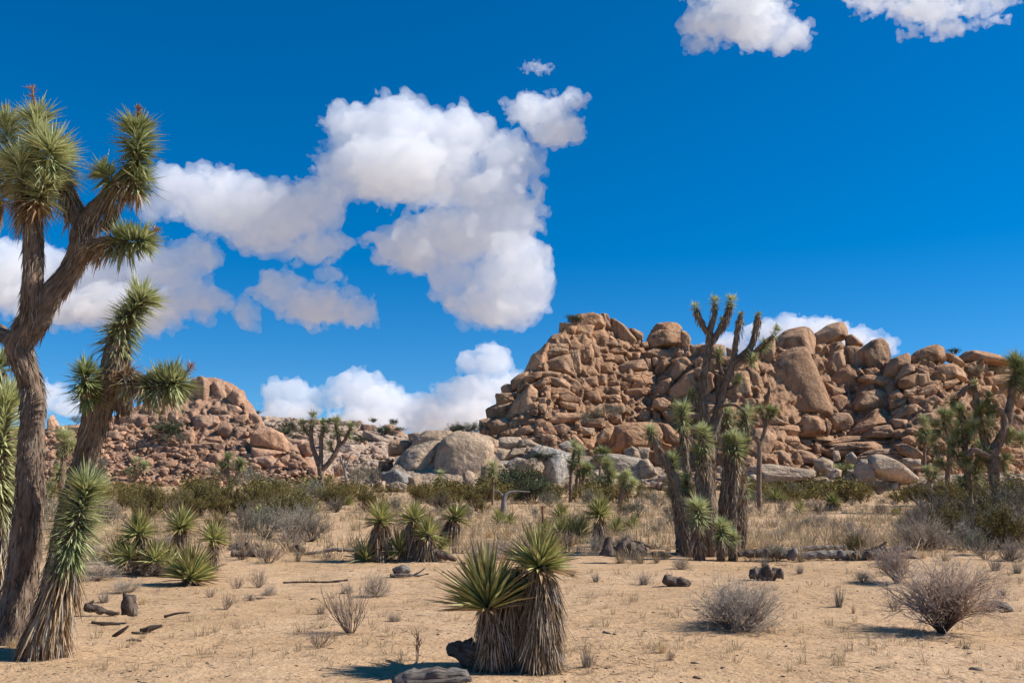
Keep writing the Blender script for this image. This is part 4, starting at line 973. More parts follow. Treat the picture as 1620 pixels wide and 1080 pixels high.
# ------------------------------------------------------------------ the big Joshua clump right of the middle
CL = 'stems of the big Joshua clump'
joshua('tallest forked stem of the Joshua clump, bare trunk with small crown tufts against the sky', (1122, 873),
  [[(1120,876,10),(1123,800,9.5),(1125,740,9.5),(1119,690,9.5),(1113,655,8),(1111,620,7.2),(1116,580,6.4),(1122,548,6),(1122,530,5.5),(1112,515,5.5),(1105,500,5),(1101,490,4.5)],
   [(1121,545,6.5),(1124,520,6),(1130,500,5),(1131,482,4.5)], [(1122,545,6.5),(1135,528,6),(1146,512,6.5),(1152,495,6),(1156,480,5)], [(1136,526,4),(1141,512,4)],
   [(1121,700,7,-.1),(1133,675,7,-.1),(1140,645,6.4,-.1),(1147,610,6,-.1),(1157,580,6,-.1),(1162,560,5.2,-.1),(1165,535,5,-.1),(1171,500,4.6,-.1)],
   [(1158,575,6,-.1),(1175,562,6.5,-.1),(1188,548,6,-.1),(1195,525,5.5,-.1),(1199,500,5.5,-.1)], [(1160,580,5,-.1),(1185,565,5,-.2),(1205,548,5,-.2),(1222,533,4,-.2)],
   [(1121,690,7,.2),(1134,650,6,.2),(1140,610,6,.2),(1143,588,6,.2),(1156,585,4,.1)], [(1150,603,5,.1),(1135,592,4,.1),(1128,588,3,.1)],
   [(1136,660,4,-.1),(1138,645,3,-.2),(1152,640,3,-.25),(1166,642,2.8,-.3),(1177,652,2.5,-.3),(1183,672,2.3,-.3),(1184,700,2,-.3),(1181,716,1.5,-.3)], [(1114,656,4),(1100,640,3.4),(1096,626,3)], [(1145,620,4,-.1),(1158,615,3.4,-.15),(1166,604,3,-.15)], [(1147,600,4,.1),(1136,575,3.4,.1),(1137,560,3,.1)]],
  [(1096,634,1094,620,9,140,dict(pale=.1)), (1163,610,1169,598,9,140,dict(dy=-.15,pale=.2)), (1136,572,1138,556,9,140,dict(dy=.1,pale=.1)), (1103,496,1100,484,9,110), (1131,490,1131,475,10,130), (1154,488,1157,474,11,150), (1141,515,1142,506,8,70), (1171,512,1172,498,7,90,dict(dy=-.1,pale=.0,dead=.9)), (1199,512,1200,498,7,90,dict(dy=-.1,pale=.1,dead=.9)),
   (1222,535,1229,522,9,100,dict(dy=-.2,pale=.1)), (1202,556,1211,544,11,120,dict(dy=-.2,pale=.4)), (1184,575,1192,567,11,120,dict(dy=-.25,pale=.6)), (1178,572,1188,562,8,60,dict(dy=-.2))],
  skirts=[([(1152,488,5),(1148,506,6),(1140,522,6)],8,110,1.2,20),([(1131,486,4.5),(1127,505,5)],7,50,1.2,20),([(1170,505,5.5,-.1),(1168,530,6,-.1)],8,80,1.2,12),([(1199,505,5.5,-.1),(1195,528,6,-.1)],8,80,1.2,12),([(1101,492,4.5),(1108,510,5)],8,60,1.2,20)],
  group=CL, fibres=900, land='big Joshua clump', detail=1.0, rs_=.82)
None and joshua('grey dead arched branch stem drooping from the right of the Joshua clump', (1150, 871),
  [[(1148,875,8,.1),(1147,800,8,.1),(1140,740,7.5,.1),(1134,690,7,0),(1133,660,5,-.1),(1137,642,4,-.2),(1155,640,4,-.25),(1168,643,3.8,-.3),(1177,652,3.5,-.3),(1182,672,3.3,-.3),(1184,700,3,-.3),(1181,716,2.5,-.3)]],
  [], group=CL, dead=True)
def stemhead(label, base, top, r, hh, leaf, n, sk=None, dy=0, pale=.5, mid=None, dead=.15):
    bx, by = base; tx, ty = top; q = random.Random(bx*3 + tx); r *= .88
    def along(u, w=1): return (bx + (tx-bx)*u + q.uniform(-3.2, 3.2)*w, by + (ty+hh-by)*u)
    br = [(bx, by+3, r*1.35, dy)] + ([(*along(.3), r*1.1, dy)] if not mid else []) + ([(*mid, r, dy)] if mid else [(*along(.62), r, dy)]) + [(tx-(tx-bx)*.03, ty+hh, r*.85, dy), (tx, ty+5, r*.5, dy)]
    m = br[-3]
    joshua(label, base, [br], [(tx-(tx-bx)*.03, ty+hh, tx, ty+leaf*.35, leaf, n, dict(dy=dy, pale=pale, dead=dead))],
           skirts=[([(tx, ty+hh*.7, r*.9, dy), (tx*.8+bx*.2, ty+hh+(sk or 10), r, dy)], leaf*1.0, n*.5, 1.7, 20), ([(tx, ty+hh+4, r*.9, dy), (m[0], m[1], r*1.02, dy), (bx, by-6, r*1.2, dy)], leaf*.5, 420, 1.0, 9)], group=CL, fibres=260)
stemhead('slender stem with long brush of leaves, topmost on the left of the Joshua clump', (1100,868), (1080,640), 6, 40, 16, 420, 22)
stemhead('thick middle stem of the Joshua clump with drooping straw skirt under green head', (1128,876), (1112,676), 11, 40, 16, 480, 40, dy=-.5)
stemhead('right hand stem of the Joshua clump with broad pale head and long skirt', (1156,874), (1163,688), 8, 34, 16, 440, 40, dy=-.4, pale=.5)
stemhead('far left leaning stem of the clump with a tiny tuft at its bent tip', (1094,878), (1029,676), 8, 14, 12, 180, 8, mid=(1070,770), dy=-.2)
stemhead('short dark stem on the left side of the Joshua clump with dull green head', (1078,876), (1063,722), 7, 40, 15, 380, 20, pale=.1, dy=.1)
stemhead('very short stem low on the right of the clump with small head', (1170,874), (1178,756), 5, 30, 11, 260, 20, dy=.1)
stemhead('low head in front of the clump with bushy top and hanging straw beard', (1107,880), (1104,796), 7, 34, 18, 480, 26, dy=-.8, pale=.6)
stemhead('small green head between the two thick stems low in the clump', (1140,880), (1141,828), 5, 24, 15, 360, 14, dy=-.8, pale=.5)
stemhead('lowest small head at the right foot of the clump', (1158,880), (1158,842), 4, 18, 12, 260, 10, dy=-.7, pale=.4)
stemhead('thin stem with small mid height head between left stems of the clump', (1090,874), (1085,752), 4, 26, 12, 260, 14, dy=-.3, pale=.5)
stemhead('half hidden stem with tuft behind the thick stems of the clump', (1140,868), (1150,645), 6, 24, 14, 260, 12, dy=.5, pale=.5)
stemhead('slim stem with tuft beside the dead arched branch of the clump', (1152,868), (1177,652), 5, 26, 14, 300, 12, dy=.6, pale=.4, mid=(1165,760))
for q_, (b_, pts_, lb_) in enumerate([((1084,877), [(1084,880,7,-.3),(1080,840,6.5,-.3),(1072,800,6,-.3),(1068,770,5,-.3)], 'dark bare stem leaning left at the left foot of the clump'),
   ((1116,878), [(1116,881,8,-.2),(1113,840,7.5,-.2),(1110,790,7,-.2),(1106,745,6,-.2),(1104,720,5,-.2)], 'dark bare stem behind the bushy bearded head of the clump'),
   ((1148,878), [(1148,881,7.5,.3),(1150,830,7,.3),(1149,780,6.5,.3),(1153,730,5.5,.3),(1150,700,5,.3)], 'dark bare stem filling the middle of the clump'),
   ((1166,876), [(1166,879,6,.3),(1168,830,5.5,.3),(1172,790,5,.3),(1172,740,4.5,.3),(1176,700,4,.3)], 'thin dark stem on the right side of the clump')]):
    joshua(lb_, b_, [pts_], [(pts_[-1][0], pts_[-1][1]+16, pts_[-1][0]+1, pts_[-1][1]-6, 12, 240, dict(dy=pts_[-1][3], pale=.1, dead=.3))],
       skirts=[([(*pts_[-1][:2], 5, pts_[-1][3]), (*pts_[2][:2], 6.5, pts_[2][3]), (*pts_[1][:2], 7, pts_[1][3])], 11, 700, 1.3, 14)], group=CL, fibres=300)
# ------------------------------------------------------------------ further Joshua trees
joshua('slim Joshua tree with clear trunk and forked top right of the big clump', (1201, 808),
  [[(1202,810,4.2),(1201,770,4),(1201,740,4),(1201,703,3.8),(1192,690,3.2),(1189,675,2.8),(1186,660,2.8)], [(1201,705,3.6),(1207,692,3.2),(1211,675,3),(1214,662,2.8),(1216,652,2.6)], [(1211,672,2.6),(1206,660,2.3),(1205,650,2.2)], [(1212,668,2),(1221,657,2),(1224,650,2)]],
  [(1187,672,1185,650,12,260), (1214,662,1217,648,10,200,dict(pale=0)), (1206,660,1203,648,9,160,dict(pale=0)), (1221,658,1226,648,9,160,dict(pale=0))], land='slim Joshua tree')
joshua('dark Joshua tree with four upright arms in front of the pale slope', (507, 792),
  [[(508,795,5.5),(507,765,5),(507,742,5),(500,722,4),(494,705,3.6),(492,685,3.2),(494,665,3)], [(507,740,4),(508,715,3.4),(508,695,3),(512,675,3)], [(510,742,4.4),(520,732,4),(530,718,4),(536,702,3.6),(534,685,3),(531,670,2.6)],
   [(536,705,3),(545,697,2.8),(551,685,2.8),(555,677,2.6)], [(492,692,2.4),(484,683,2.2),(480,674,2)], [(530,718,2.4),(524,710,2.4),(523,702,2)]],
  [(494,672,495,656,9,200,dict(pale=.1)), (510,690,511,668,9,230,dict(pale=.1)), (533,690,531,666,10,260,dict(pale=.1)), (549,690,556,674,9,220,dict(pale=.1)), (482,684,478,670,9,180,dict(pale=.1)), (516,682,519,668,7,120,dict(pale=.0)), (524,712,522,702,8,120,dict(pale=.5))], land='four armed Joshua tree')
joshua('bare dead sapling trunk beside the four armed Joshua tree', (551, 783), [[(552,785,2.6),(548,760,2.4),(545,742,2),(538,722,1.4)], [(545,744,1.6),(552,725,1.2),(556,716,.8)], [(545,742,1),(546,722,.8)]], [], dead=True)
joshua('small distant Joshua tree with U shaped fork before the left hill', (367, 786), [[(367,788,3.6),(366,768,3.4),(360,752,3),(360,738,2.8),(361,728,2.6)], [(367,765,3),(375,752,3),(377,742,2.8),(379,734,2.6)]],
  [(360,738,361,722,9,200,dict(pale=.1)), (378,742,383,732,9,200,dict(pale=.1)), (376,740,376,730,8,140,dict(pale=.2)), (355,740,350,734,8,140,dict(pale=.1))], land='U forked Joshua tree')
joshua('thin distant Joshua tree left of the U forked one', (213, 778), [[(213,780,2),(214,755,1.8),(214,735,1.6)], [(214,760,1.5),(224,745,1.4),(228,736,1.3)]], [(214,740,214,728,8,130), (226,742,230,734,8,140), (208,752,206,742,7,90)])
joshua('distant Joshua tree half hidden between the two left trunks', (98, 800), [[(98,803,5),(99,760,5),(101,722,4.5),(103,700,4)], [(99,775,4),(92,758,3.5),(92,748,3)]], [(101,722,104,690,17,420,dict(pale=.6)), (93,762,92,742,13,300,dict(pale=.7)), (112,712,116,702,12,160,dict(pale=.6)), (84,778,80,770,11,150,dict(pale=.6))])
G2 = 'small Joshua trees before the grey whale boulder'
joshua('three headed small Joshua tree in front of the grey whale boulder', (903, 795), [[(902,797,2.6),(903,760,2.6),(905,735,2.6),(909,712,2.4)], [(904,745,2.2),(914,730,2.2),(917,716,2.2)]], [(905,738,909,705,11,330,dict(pale=.2)), (914,734,918,712,10,260,dict(pale=.5)), (905,742,902,732,9,140,dict(pale=.1))], G2, land='three headed Joshua tree')
joshua('small Joshua tree with twin dark trunks beside the three headed one', (919, 788), [[(910,790,2.2),(912,760,2.2),(916,740,2)], [(919,790,3),(919,765,2.8),(917,745,2.4)], [(919,765,2.2),(926,750,2),(930,742,1.8)]], [(916,752,914,736,10,220,dict(pale=.3)), (918,750,921,736,10,240,dict(pale=.4)), (928,752,932,740,10,240,dict(pale=.2)), (924,748,925,738,8,120)], G2)
joshua('thin dark Joshua tree right of the twin trunk one', (947, 778), [[(947,780,2),(949,750,1.9),(950,728,1.8)], [(949,740,1.6),(943,725,1.5)]], [(950,728,953,712,9,170,dict(pale=0)), (943,728,941,716,8,130,dict(pale=0)), (957,722,960,714,8,120,dict(pale=0))], G2)
joshua('leafy pale headed Joshua tree in front of the long grey boulder', (966, 792), [[(966,794,4),(964,775,4),(961,760,4),(961,745,4)], [(964,776,3),(956,768,3),(951,764,3)]], [(962,770,961,735,12,420,dict(pale=.4)), (958,770,948,762,11,260,dict(pale=.8)), (964,765,968,748,11,220,dict(pale=.5)), (961,742,960,728,9,140,dict(pale=.3))], G2)
joshua('crooked Joshua tree with flared heads before the long grey boulder', (982, 800), [[(980,803,4),(983,785,3.8),(987,772,3.6),(991,760,3.4)], [(983,786,3),(995,776,2.8),(1000,768,2.4)]], [(987,775,992,750,11,330,dict(pale=.7)), (995,776,1002,762,10,240,dict(pale=.7)), (986,766,982,756,9,160,dict(pale=.6))], G2, land='crooked small Joshua tree')
joshua('dead bent trunk in the scrub below the giant boulder', (795, 818), [[(795,820,5),(797,800,4.6),(799,786,4),(806,779,2.4),(822,777,1.6),(838,778,1)], [(798,788,2),(790,778,1.4),(782,776,1)]], [], dead=True, name='dead_tree')
joshua('tiny Joshua tree at the left foot of the giant boulder', (697, 788), [[(697,790,1.8),(696,770,1.7),(697,756,1.6)]], [(697,762,697,748,8,170,dict(pale=.5)), (694,768,691,760,6,80)])
joshua('slim Joshua tree at the right foot of the giant boulder', (779, 800), [[(779,803,2),(780,770,2),(780,745,2)]], [(780,758,780,736,10,260,dict(pale=.5)), (776,752,772,744,7,90)])
G3 = 'small Joshua trees at the foot of the pile on the right'
for (bx, tx, ty, lb) in ((1303,1303,742,'leftmost small Joshua tree in front of the white slab'), (1325,1322,740,'middle small Joshua tree in front of the white slab'), (1341,1343,733,'rightmost small Joshua tree in front of the white slab')):
    joshua(lb, (bx, 772), [[(bx,774,2.2),(bx,760,2.1),(tx,ty+8,2)], [(bx,762,1.7),(bx-8,752,1.5),(bx-9,744,1.4)], [(bx,760,1.7),(bx+7,750,1.5),(bx+8,742,1.4)]], [(tx,ty+14,tx,ty,8,180,dict(pale=.6)), (bx-8,754,bx-10,742,8,150,dict(pale=.5)), (bx+7,752,bx+9,740,8,150,dict(pale=.6))], G3)
G4 = 'dense Joshua trees at the right edge'
joshua('large Joshua tree at the right edge with curved arms and big dark green top', (1577, 813),
  [[(1578,815,9),(1575,780,8),(1572,750,8),(1571,722,9),(1577,705,8),(1588,685,7),(1595,660,6.5),(1599,635,6),(1602,610,5.5),(1607,590,5)],
   [(1578,705,6),(1586,685,5,-.2),(1590,668,4.5,-.2),(1585,652,4,-.2),(1574,645,3.5,-.2)], [(1571,722,7),(1560,702,6,.2),(1552,680,5.5,.2),(1547,655,5,.2),(1544,630,5,.2),(1541,612,4.5,.2)],
   [(1545,650,4,.2),(1555,640,3,.2),(1563,632,3,.2)], [(1595,655,4),(1612,662,3),(1622,670,3)], [(1571,725,6),(1550,715,5,-.3),(1538,712,4,-.3),(1532,722,4,-.3)], [(1542,618,4,.2),(1532,612,4,.2),(1520,622,4,.2),(1512,632,4,.2)]],
  [(1602,612,1609,574,19,900,dict(pale=-.05, dead=.2)), (1618,618,1622,588,16,500,dict(pale=.2)), (1577,645,1566,652,12,260,dict(pale=.1)), (1562,690,1566,672,13,300,dict(pale=.3)), (1543,622,1541,606,8,120,dict(pale=-.1,dead=.6)), (1514,628,1506,638,10,200,dict(pale=-.1,dead=.5)),
   (1533,716,1530,730,12,240,dict(pale=.1)), (1545,680,1538,672,13,260,dict(pale=.4)), (1612,700,1618,690,12,200,dict(pale=.2)), (1556,730,1560,716,12,220,dict(pale=.2)), (1590,700,1598,684,13,260,dict(pale=0)), (1583,740,1592,726,14,260,dict(pale=0)), (1549,660,1553,644,12,240,dict(pale=-.1)), (1560,640,1566,626,11,220,dict(pale=0))], G4, fibres=500, land='big Joshua tree at the right edge')
joshua('dark many stemmed Joshua tree in the middle of the right hand thicket', (1534, 812),
  [[(1535,814,6),(1533,780,5.5),(1530,750,5),(1527,715,5),(1525,690,4.5),(1524,665,4.5),(1520,645,4)], [(1530,752,4),(1543,735,4),(1550,715,3.5)], [(1527,700,3.5),(1536,682,3),(1541,664,3)], [(1530,745,4),(1515,728,3.5),(1508,712,3)]],
  [(1522,668,1519,648,12,320,dict(pale=-.1)), (1549,722,1553,704,13,300,dict(pale=.1)), (1538,680,1543,662,12,260,dict(pale=-.1)), (1510,720,1505,702,13,320,dict(pale=.1)), (1526,735,1522,722,12,200,dict(pale=-.1)), (1540,760,1544,748,12,220,dict(pale=.1)), (1532,700,1530,682,13,280,dict(pale=0)), (1520,700,1514,686,12,240,dict(pale=-.1)), (1528,775,1520,762,12,240,dict(pale=0)), (1548,740,1556,730,12,240,dict(pale=0))], G4)
joshua('bushy Joshua tree on the left side of the right hand thicket', (1499, 800),
  [[(1500,802,4.5),(1499,770,4.2),(1500,740,4),(1503,715,4),(1500,690,3.5),(1494,670,3)], [(1500,745,3.2),(1486,725,3),(1480,705,2.6)], [(1502,718,3),(1512,700,2.6),(1515,685,2.4)], [(1500,700,2.6),(1490,690,2.4),(1482,680,2.2)]],
  [(1496,680,1492,654,12,360,dict(pale=0)), (1482,715,1477,697,11,260,dict(pale=.1)), (1513,692,1516,674,12,280,dict(pale=-.1)), (1485,688,1480,672,11,260,dict(pale=0)), (1505,735,1509,722,12,220,dict(pale=.2)), (1490,740,1486,730,11,180,dict(pale=-.1)), (1500,668,1504,655,10,200,dict(pale=-.1))], G4)
joshua('bright green small Joshua tree left of the right hand thicket', (1464, 772), [[(1464,775,2.5),(1463,740,2.4),(1462,700,2.2)]], [(1462,694,1462,664,10,330,dict(pale=.3)), (1464,702,1470,684,9,200,dict(pale=.1)), (1460,700,1454,688,9,180,dict(pale=.2))], G4)
joshua('short Joshua tree half hidden behind the thicket at the egg boulder', (1472, 778), [[(1472,780,3),(1470,762,2.8),(1468,748,2.6)], [(1471,765,2.3),(1478,755,2),(1480,746,2)]], [(1469,758,1467,742,9,200,dict(pale=.2)), (1478,756,1481,744,9,180,dict(pale=.1))], G4)
print('joshua trees', round(time.time()-T0, 1))
# ------------------------------------------------------------------ yuccas
YG = np.array([.27, .29, .09]); YY = np.array([.62, .58, .22]); YD = np.array([.11, .14, .065])
def rosette(c, ax, L, n, width, rs, bright=.5, maxang=100, minang=0, dead=.12, dk=None):
    ax, a, b = frame(ax)
    u = rs.rand(n); ang = np.radians(minang + (maxang-minang)*u**.75); th = rs.rand(n)*2*np.pi
    D = ax[None]*np.cos(ang)[:, None] + (a[None]*np.cos(th)[:, None] + b[None]*np.sin(th)[:, None])*np.sin(ang)[:, None]
    n = int(n*1.0); L = L*(1.12 if L < .6 and n < 200 else 1)
    V, F, ix = blades(np.tile(c, (n, 1)) + D*.02 - ax*(u*.10*L)[:, None], D, L*rs.uniform(.72, 1.1, n)*(1-.12*u), width*rs.uniform(.8, 1.2, n), rs.uniform(0, .14, n)*u, (0, .22, .6, 1), (.55, .9, 1, 0), fold=.3, roll=rs.normal(size=n)*.35)
    m = np.clip(bright + rs.normal(size=n)*.28, 0, 1)[:, None]; cc = YG*(1-m) + YY*m
    w_ = np.clip(rs.normal(size=(n, 1))*.3, 0, .6); cc = cc*(1-w_) + YD*w_
    d = (u > 1-dead)[:, None]; cc = np.where(d, TAN*rs.uniform(.6, 1.2, (n, 1)), cc)
    cv = cc[ix]; tipv = (np.arange(len(V)) % 12 >= 9)[:, None]; cv = np.where(tipv, BROWN*1.2, cv)
    return V, F, cv
def yucca(label, base, stems, group=None, lows=(), stalk=None, land=None, name='yucca'):
    """stems: ([(px,py,r px[,dy])...base->top], lean (x,z) of the crown, leaf px, n leaves, skirt leaf px, n skirt, bright)"""
    g = G(*base); Y0 = g[1]; k = Y0/FPX; rs = np.random.RandomState(int(base[0]*13+base[1]*3) % 99991)
    org = np.array([g[0], g[1], gz1(g[0], g[1])])
    def pt(q): return [*(P(q[0], q[1], Y0 + (q[3] if len(q) > 3 else 0)) - org), q[2]*k]
    e = link(name, None, loc=tuple(org)); tag(e, label, 'yucca', group)
    for st in stems:
        pts, lean, lp, n, sp, ns = st[:6]; bright = st[6] if len(st) > 6 else .5; o = st[7] if len(st) > 7 else {}
        if pts and len(pts) > 1:
            pp = [pt(q) for q in pts]; pp[0][2] -= .05
            pa = smooth_path(pp, .03); pi = pa.copy(); pi[:, 3] *= .8
            V, F, Ft, uv = tube(pi, 14, .2); link('trunk', meshnp('trunk', V, [F, Ft], [M['darkwood']], uv=uv), e)
            pa2 = pa.copy(); ps = []
            for q, (lo_, cols) in enumerate(((1.0, (BROWN*.55, BROWN*.9, TAN*.6)), (1.1, (TAN*.9, GREY*1.25, BROWN*.8)), (1.15, (GREY*1.1, TAN, BROWN*.6)))):
                pa3 = pa2.copy(); pa3[:, 3] *= lo_
                pa3 = pa3[int(len(pa3)*.12):]
                v, f, cc = skirt(pa3, sp*k, ns//3, max(.009, .9*k), rs, cols, out=8 + 5*q, gravity=.6, rings=(0, .35, .7, 1), prof=(1, .9, .7, .15)); v[:, 2] = np.maximum(v[:, 2], .004 + .01*rs.rand(len(v))); ps.append((v, f, None, None, cc))
            V, F, uv, c = merge(ps); link('dead_leaves', meshnp('dead_leaves', V, F, [M['dead']], smooth=False, col=c), e)
            top = np.array(pp[-1][:3])
        else: top = np.array(pt(pts[0])[:3])
        V, F, c = rosette(top, (lean[0], -.1, lean[1]), lp*k, n, o.get('w', max(.028, .07*lp*k)), rs, bright, maxang=o.get('ma', 105), dead=o.get('dead', .1))
        link('rosette', meshnp('rosette', V, [F], [M['leaf']], smooth=False, col=c), e)
    if stalk:
        a_, b_ = pt(stalk[:4]), pt(stalk[4:8]); pa = smooth_path([a_, [(a_[i]+b_[i])/2 for i in range(4)], b_], .02)
        V, F, c = leafy_head(pa, 9*k, 150, .02, rs, dead=3, bent=.1); c = c*0 + np.array([.50, .30, .18])*rs.uniform(.6, 1.3, (len(c)//9, 1)).repeat(9, 0)
        tv, tf, tt_, tu = tube(pa, 6); V2, F2, uv, c2 = merge([(V, F, None, None, c), (tv, tf, tt_, tu, np.tile([.4, .25, .15], (len(tv), 1)))])
        link('flower_stalk', meshnp('flower_stalk', V2, F2, [M['dead']], smooth=False, col=c2), e)
    if land: LANDG.append((base[0], base[1], land))
    return e
yucca('two headed foreground yucca with shaggy grey skirts reaching the sand', (812, 1056),
  [([(792,1058,34,.12),(796,1030,33,.12),(803,990,31,.12),(812,950,27,.12),(822,915,22,.14),(826,900,13,.14)], (0,1), 6, 4, 40, 3600, .4),
   ([(778,1050,25,-.02),(782,1005,22,-.02),(776,975,16,-.02),(771,955,10,-.05)], (-.12,1), 108, 210, 36, 1200, .42, dict(ma=78, w=.03)),
   ([(852,1056,27,-.08),(856,1010,25,-.08),(859,960,23,-.08),(858,925,20,-.08),(854,893,12,-.08)], (.12,1), 72, 230, 40, 3000, .62, dict(ma=92, w=.026))], land='two headed foreground yucca')
GY = 'trunked yuccas in the middle distance'
yucca('straight trunked yucca with fountain crown, leftmost of the middle trio', (601, 886), [([(601,888,15),(601,860,14),(602,835,11),(602,822,7)], (-.05,1), 36, 170, 34, 800, .75), ([(578,884,4,-.1)], (-.5,.8), 34, 90, 0, 0, .2)], GY, land='straight trunked yucca')
yucca('double headed yucca with dark brown skirts in the middle trio', (655, 886), [([(652,888,16,.1),(652,860,14,.1),(654,835,11,.1),(655,820,6,.1)], (0,1), 30, 150, 34, 800, .7), ([(676,888,17,-.1),(676,866,15,-.1),(677,852,10,-.1),(678,845,6,-.1)], (.2,1), 34, 150, 30, 700, .7),
   ([(632,872,5)], (-.2,1), 38, 80, 0, 0, .25), ([(696,868,5,-.1)], (.6,.8), 28, 60, 0, 0, .3)], GY, land='double headed yucca')
yucca('leaning yucca with dark green crown, rightmost of the middle trio', (703, 862), [([(702,864,11),(710,845,11),(717,828,10),(721,818,6)], (.25,1), 32, 150, 26, 600, .15)], GY, land='leaning yucca')
GL = 'yucca thicket behind the left Joshua trees'
yucca('bright yellow green stemless yucca spraying from the sand at left', (301, 922), [([(301,912,10)], (.05,1), 62, 260, 0, 0, .62, dict(ma=88, w=.035)), ([(302,922,12),(302,912,10),(301,905,6)], (0,1), 10, 8, 22, 240, .5)], land='bright yellow green yucca')
yucca('tall headed yucca behind the bright yellow green one', (285, 890), [([(285,893,13),(285,870,12),(286,845,9),(286,832,6)], (0,1), 36, 190, 26, 500, .6)], GL)
yucca('yucca with small round head right of the tall headed one', (335, 900), [([(333,903,8),(335,880,8),(338,862,7),(338,852,4)], (.15,1), 30, 160, 24, 380, .7)], GL)
yucca('broad two headed yucca at the left end of the left thicket', (225, 905), [([(228,908,15),(226,880,13),(222,850,9),(220,842,6)], (-.05,1), 40, 220, 30, 600, .7), ([(205,880,5,-.2)], (-.5,1), 34, 140, 0, 0, .5), ([(245,885,5,-.3)], (.1,1), 36, 120, 0, 0, .6)], GL, land='left yucca thicket')
yucca('dark low yucca just right of the shaggy shoot', (188, 892), [([(188,888,6)], (-.1,1), 40, 150, 0, 0, .2)], GL)
yucca('spreading grey green yucca between the left thicket heads', (262, 905), [([(262,898,6)], (.1,.9), 40, 150, 0, 0, .4), ([(275,908,6,-.2)], (.3,.9), 34, 100, 0, 0, .3)], GL)
yucca('pale yucca with loose leaves before the olive scrub at left', (412, 826), [([(412,818,5)], (0,1), 24, 130, 0, 0, .8)], land='pale yucca in the scrub')
yucca('small pale yucca beside the dark twiggy bush', (449, 822), [([(449,815,5)], (.1,1), 24, 120, 0, 0, .6)])
yucca('low dull yucca below the four armed Joshua tree', (490, 812), [([(490,808,5)], (0,1), 22, 110, 0, 0, .3)])
yucca('small green yucca right of the four armed Joshua tree', (551, 800), [([(551,797,4)], (0,1), 18, 110, 0, 0, .4)])
GM = 'yuccas crowding the middle ground'
yucca('dried yucca with a tan flower stalk in the middle ground', (862, 852), [([(861,850,7),(861,838,5)], (0,1), 22, 70, 14, 160, .3, dict(dead=.4))], GM, stalk=(861,840,3,0,858,803,1.4,0), land='dried yucca with flower stalk')
yucca('widest yucca clump of the middle ground behind the foreground yucca', (902, 856), [([(890,848,6)], (-.3,1), 36, 150, 0, 0, .45), ([(912,850,6,-.2)], (.3,1), 36, 150, 0, 0, .55), ([(901,848,6,.3)], (0,1), 38, 120, 0, 0, .3)], GM, land='widest yucca clump')
yucca('pale headed yucca between the flower stalk and the widest clump', (886, 826), [([(886,829,8),(887,818,6)], (0,1), 28, 150, 16, 200, .7)], GM)
yucca('tall yucca with skirted trunk and round head in the middle ground', (950, 858), [([(950,860,10),(950,838,9),(949,822,7),(949,812,4)], (0,1), 32, 180, 24, 420, .5)], GM, land='round headed yucca')
yucca('low spreading yucca right of the round headed one', (974, 846), [([(973,838,5)], (.2,1), 26, 130, 0, 0, .5)], GM)
yucca('yucca with drooping leaves in the scrub below the giant boulder', (796, 832), [([(790,826,5)], (-.2,1), 24, 120, 0, 0, .5), ([(806,826,5,.2)], (.3,1), 20, 90, 0, 0, .3)], GM)
yucca('small yucca just left of the round headed one in pale grass', (925, 838), [([(925,832,5)], (0,1), 22, 110, 0, 0, .3)], GM)
yucca('upright green yucca near the crooked small Joshua tree', (1000, 838), [([(1000,832,5)], (.1,1), 22, 110, 0, 0, .35)], GM)
GR = 'dark yuccas right of the slim Joshua tree'
yucca('bushy dark yucca right of the slim Joshua tree', (1227, 796), [([(1227,790,6)], (0,1), 26, 170, 0, 0, .15), ([(1238,797,5,-.5)], (.4,1), 20, 90, 0, 0, .15)], GR, land='bushy dark yucca')
yucca('short green yucca on the tan grass beside the bushy dark one', (1265, 814), [([(1265,809,5)], (0,1), 20, 120, 0, 0, .3)], GR)
yucca('dark headed yucca over a pale skirt in the tan grass', (1318, 808), [([(1318,811,13),(1318,800,11),(1318,794,7)], (0,1), 20, 150, 14, 300, .05)], GR, land='dark headed yucca')
yucca('tiny bright green yucca left of the right hand scrub', (1418, 816), [([(1418,812,3)], (0,1), 12, 90, 0, 0, .5)], GR)
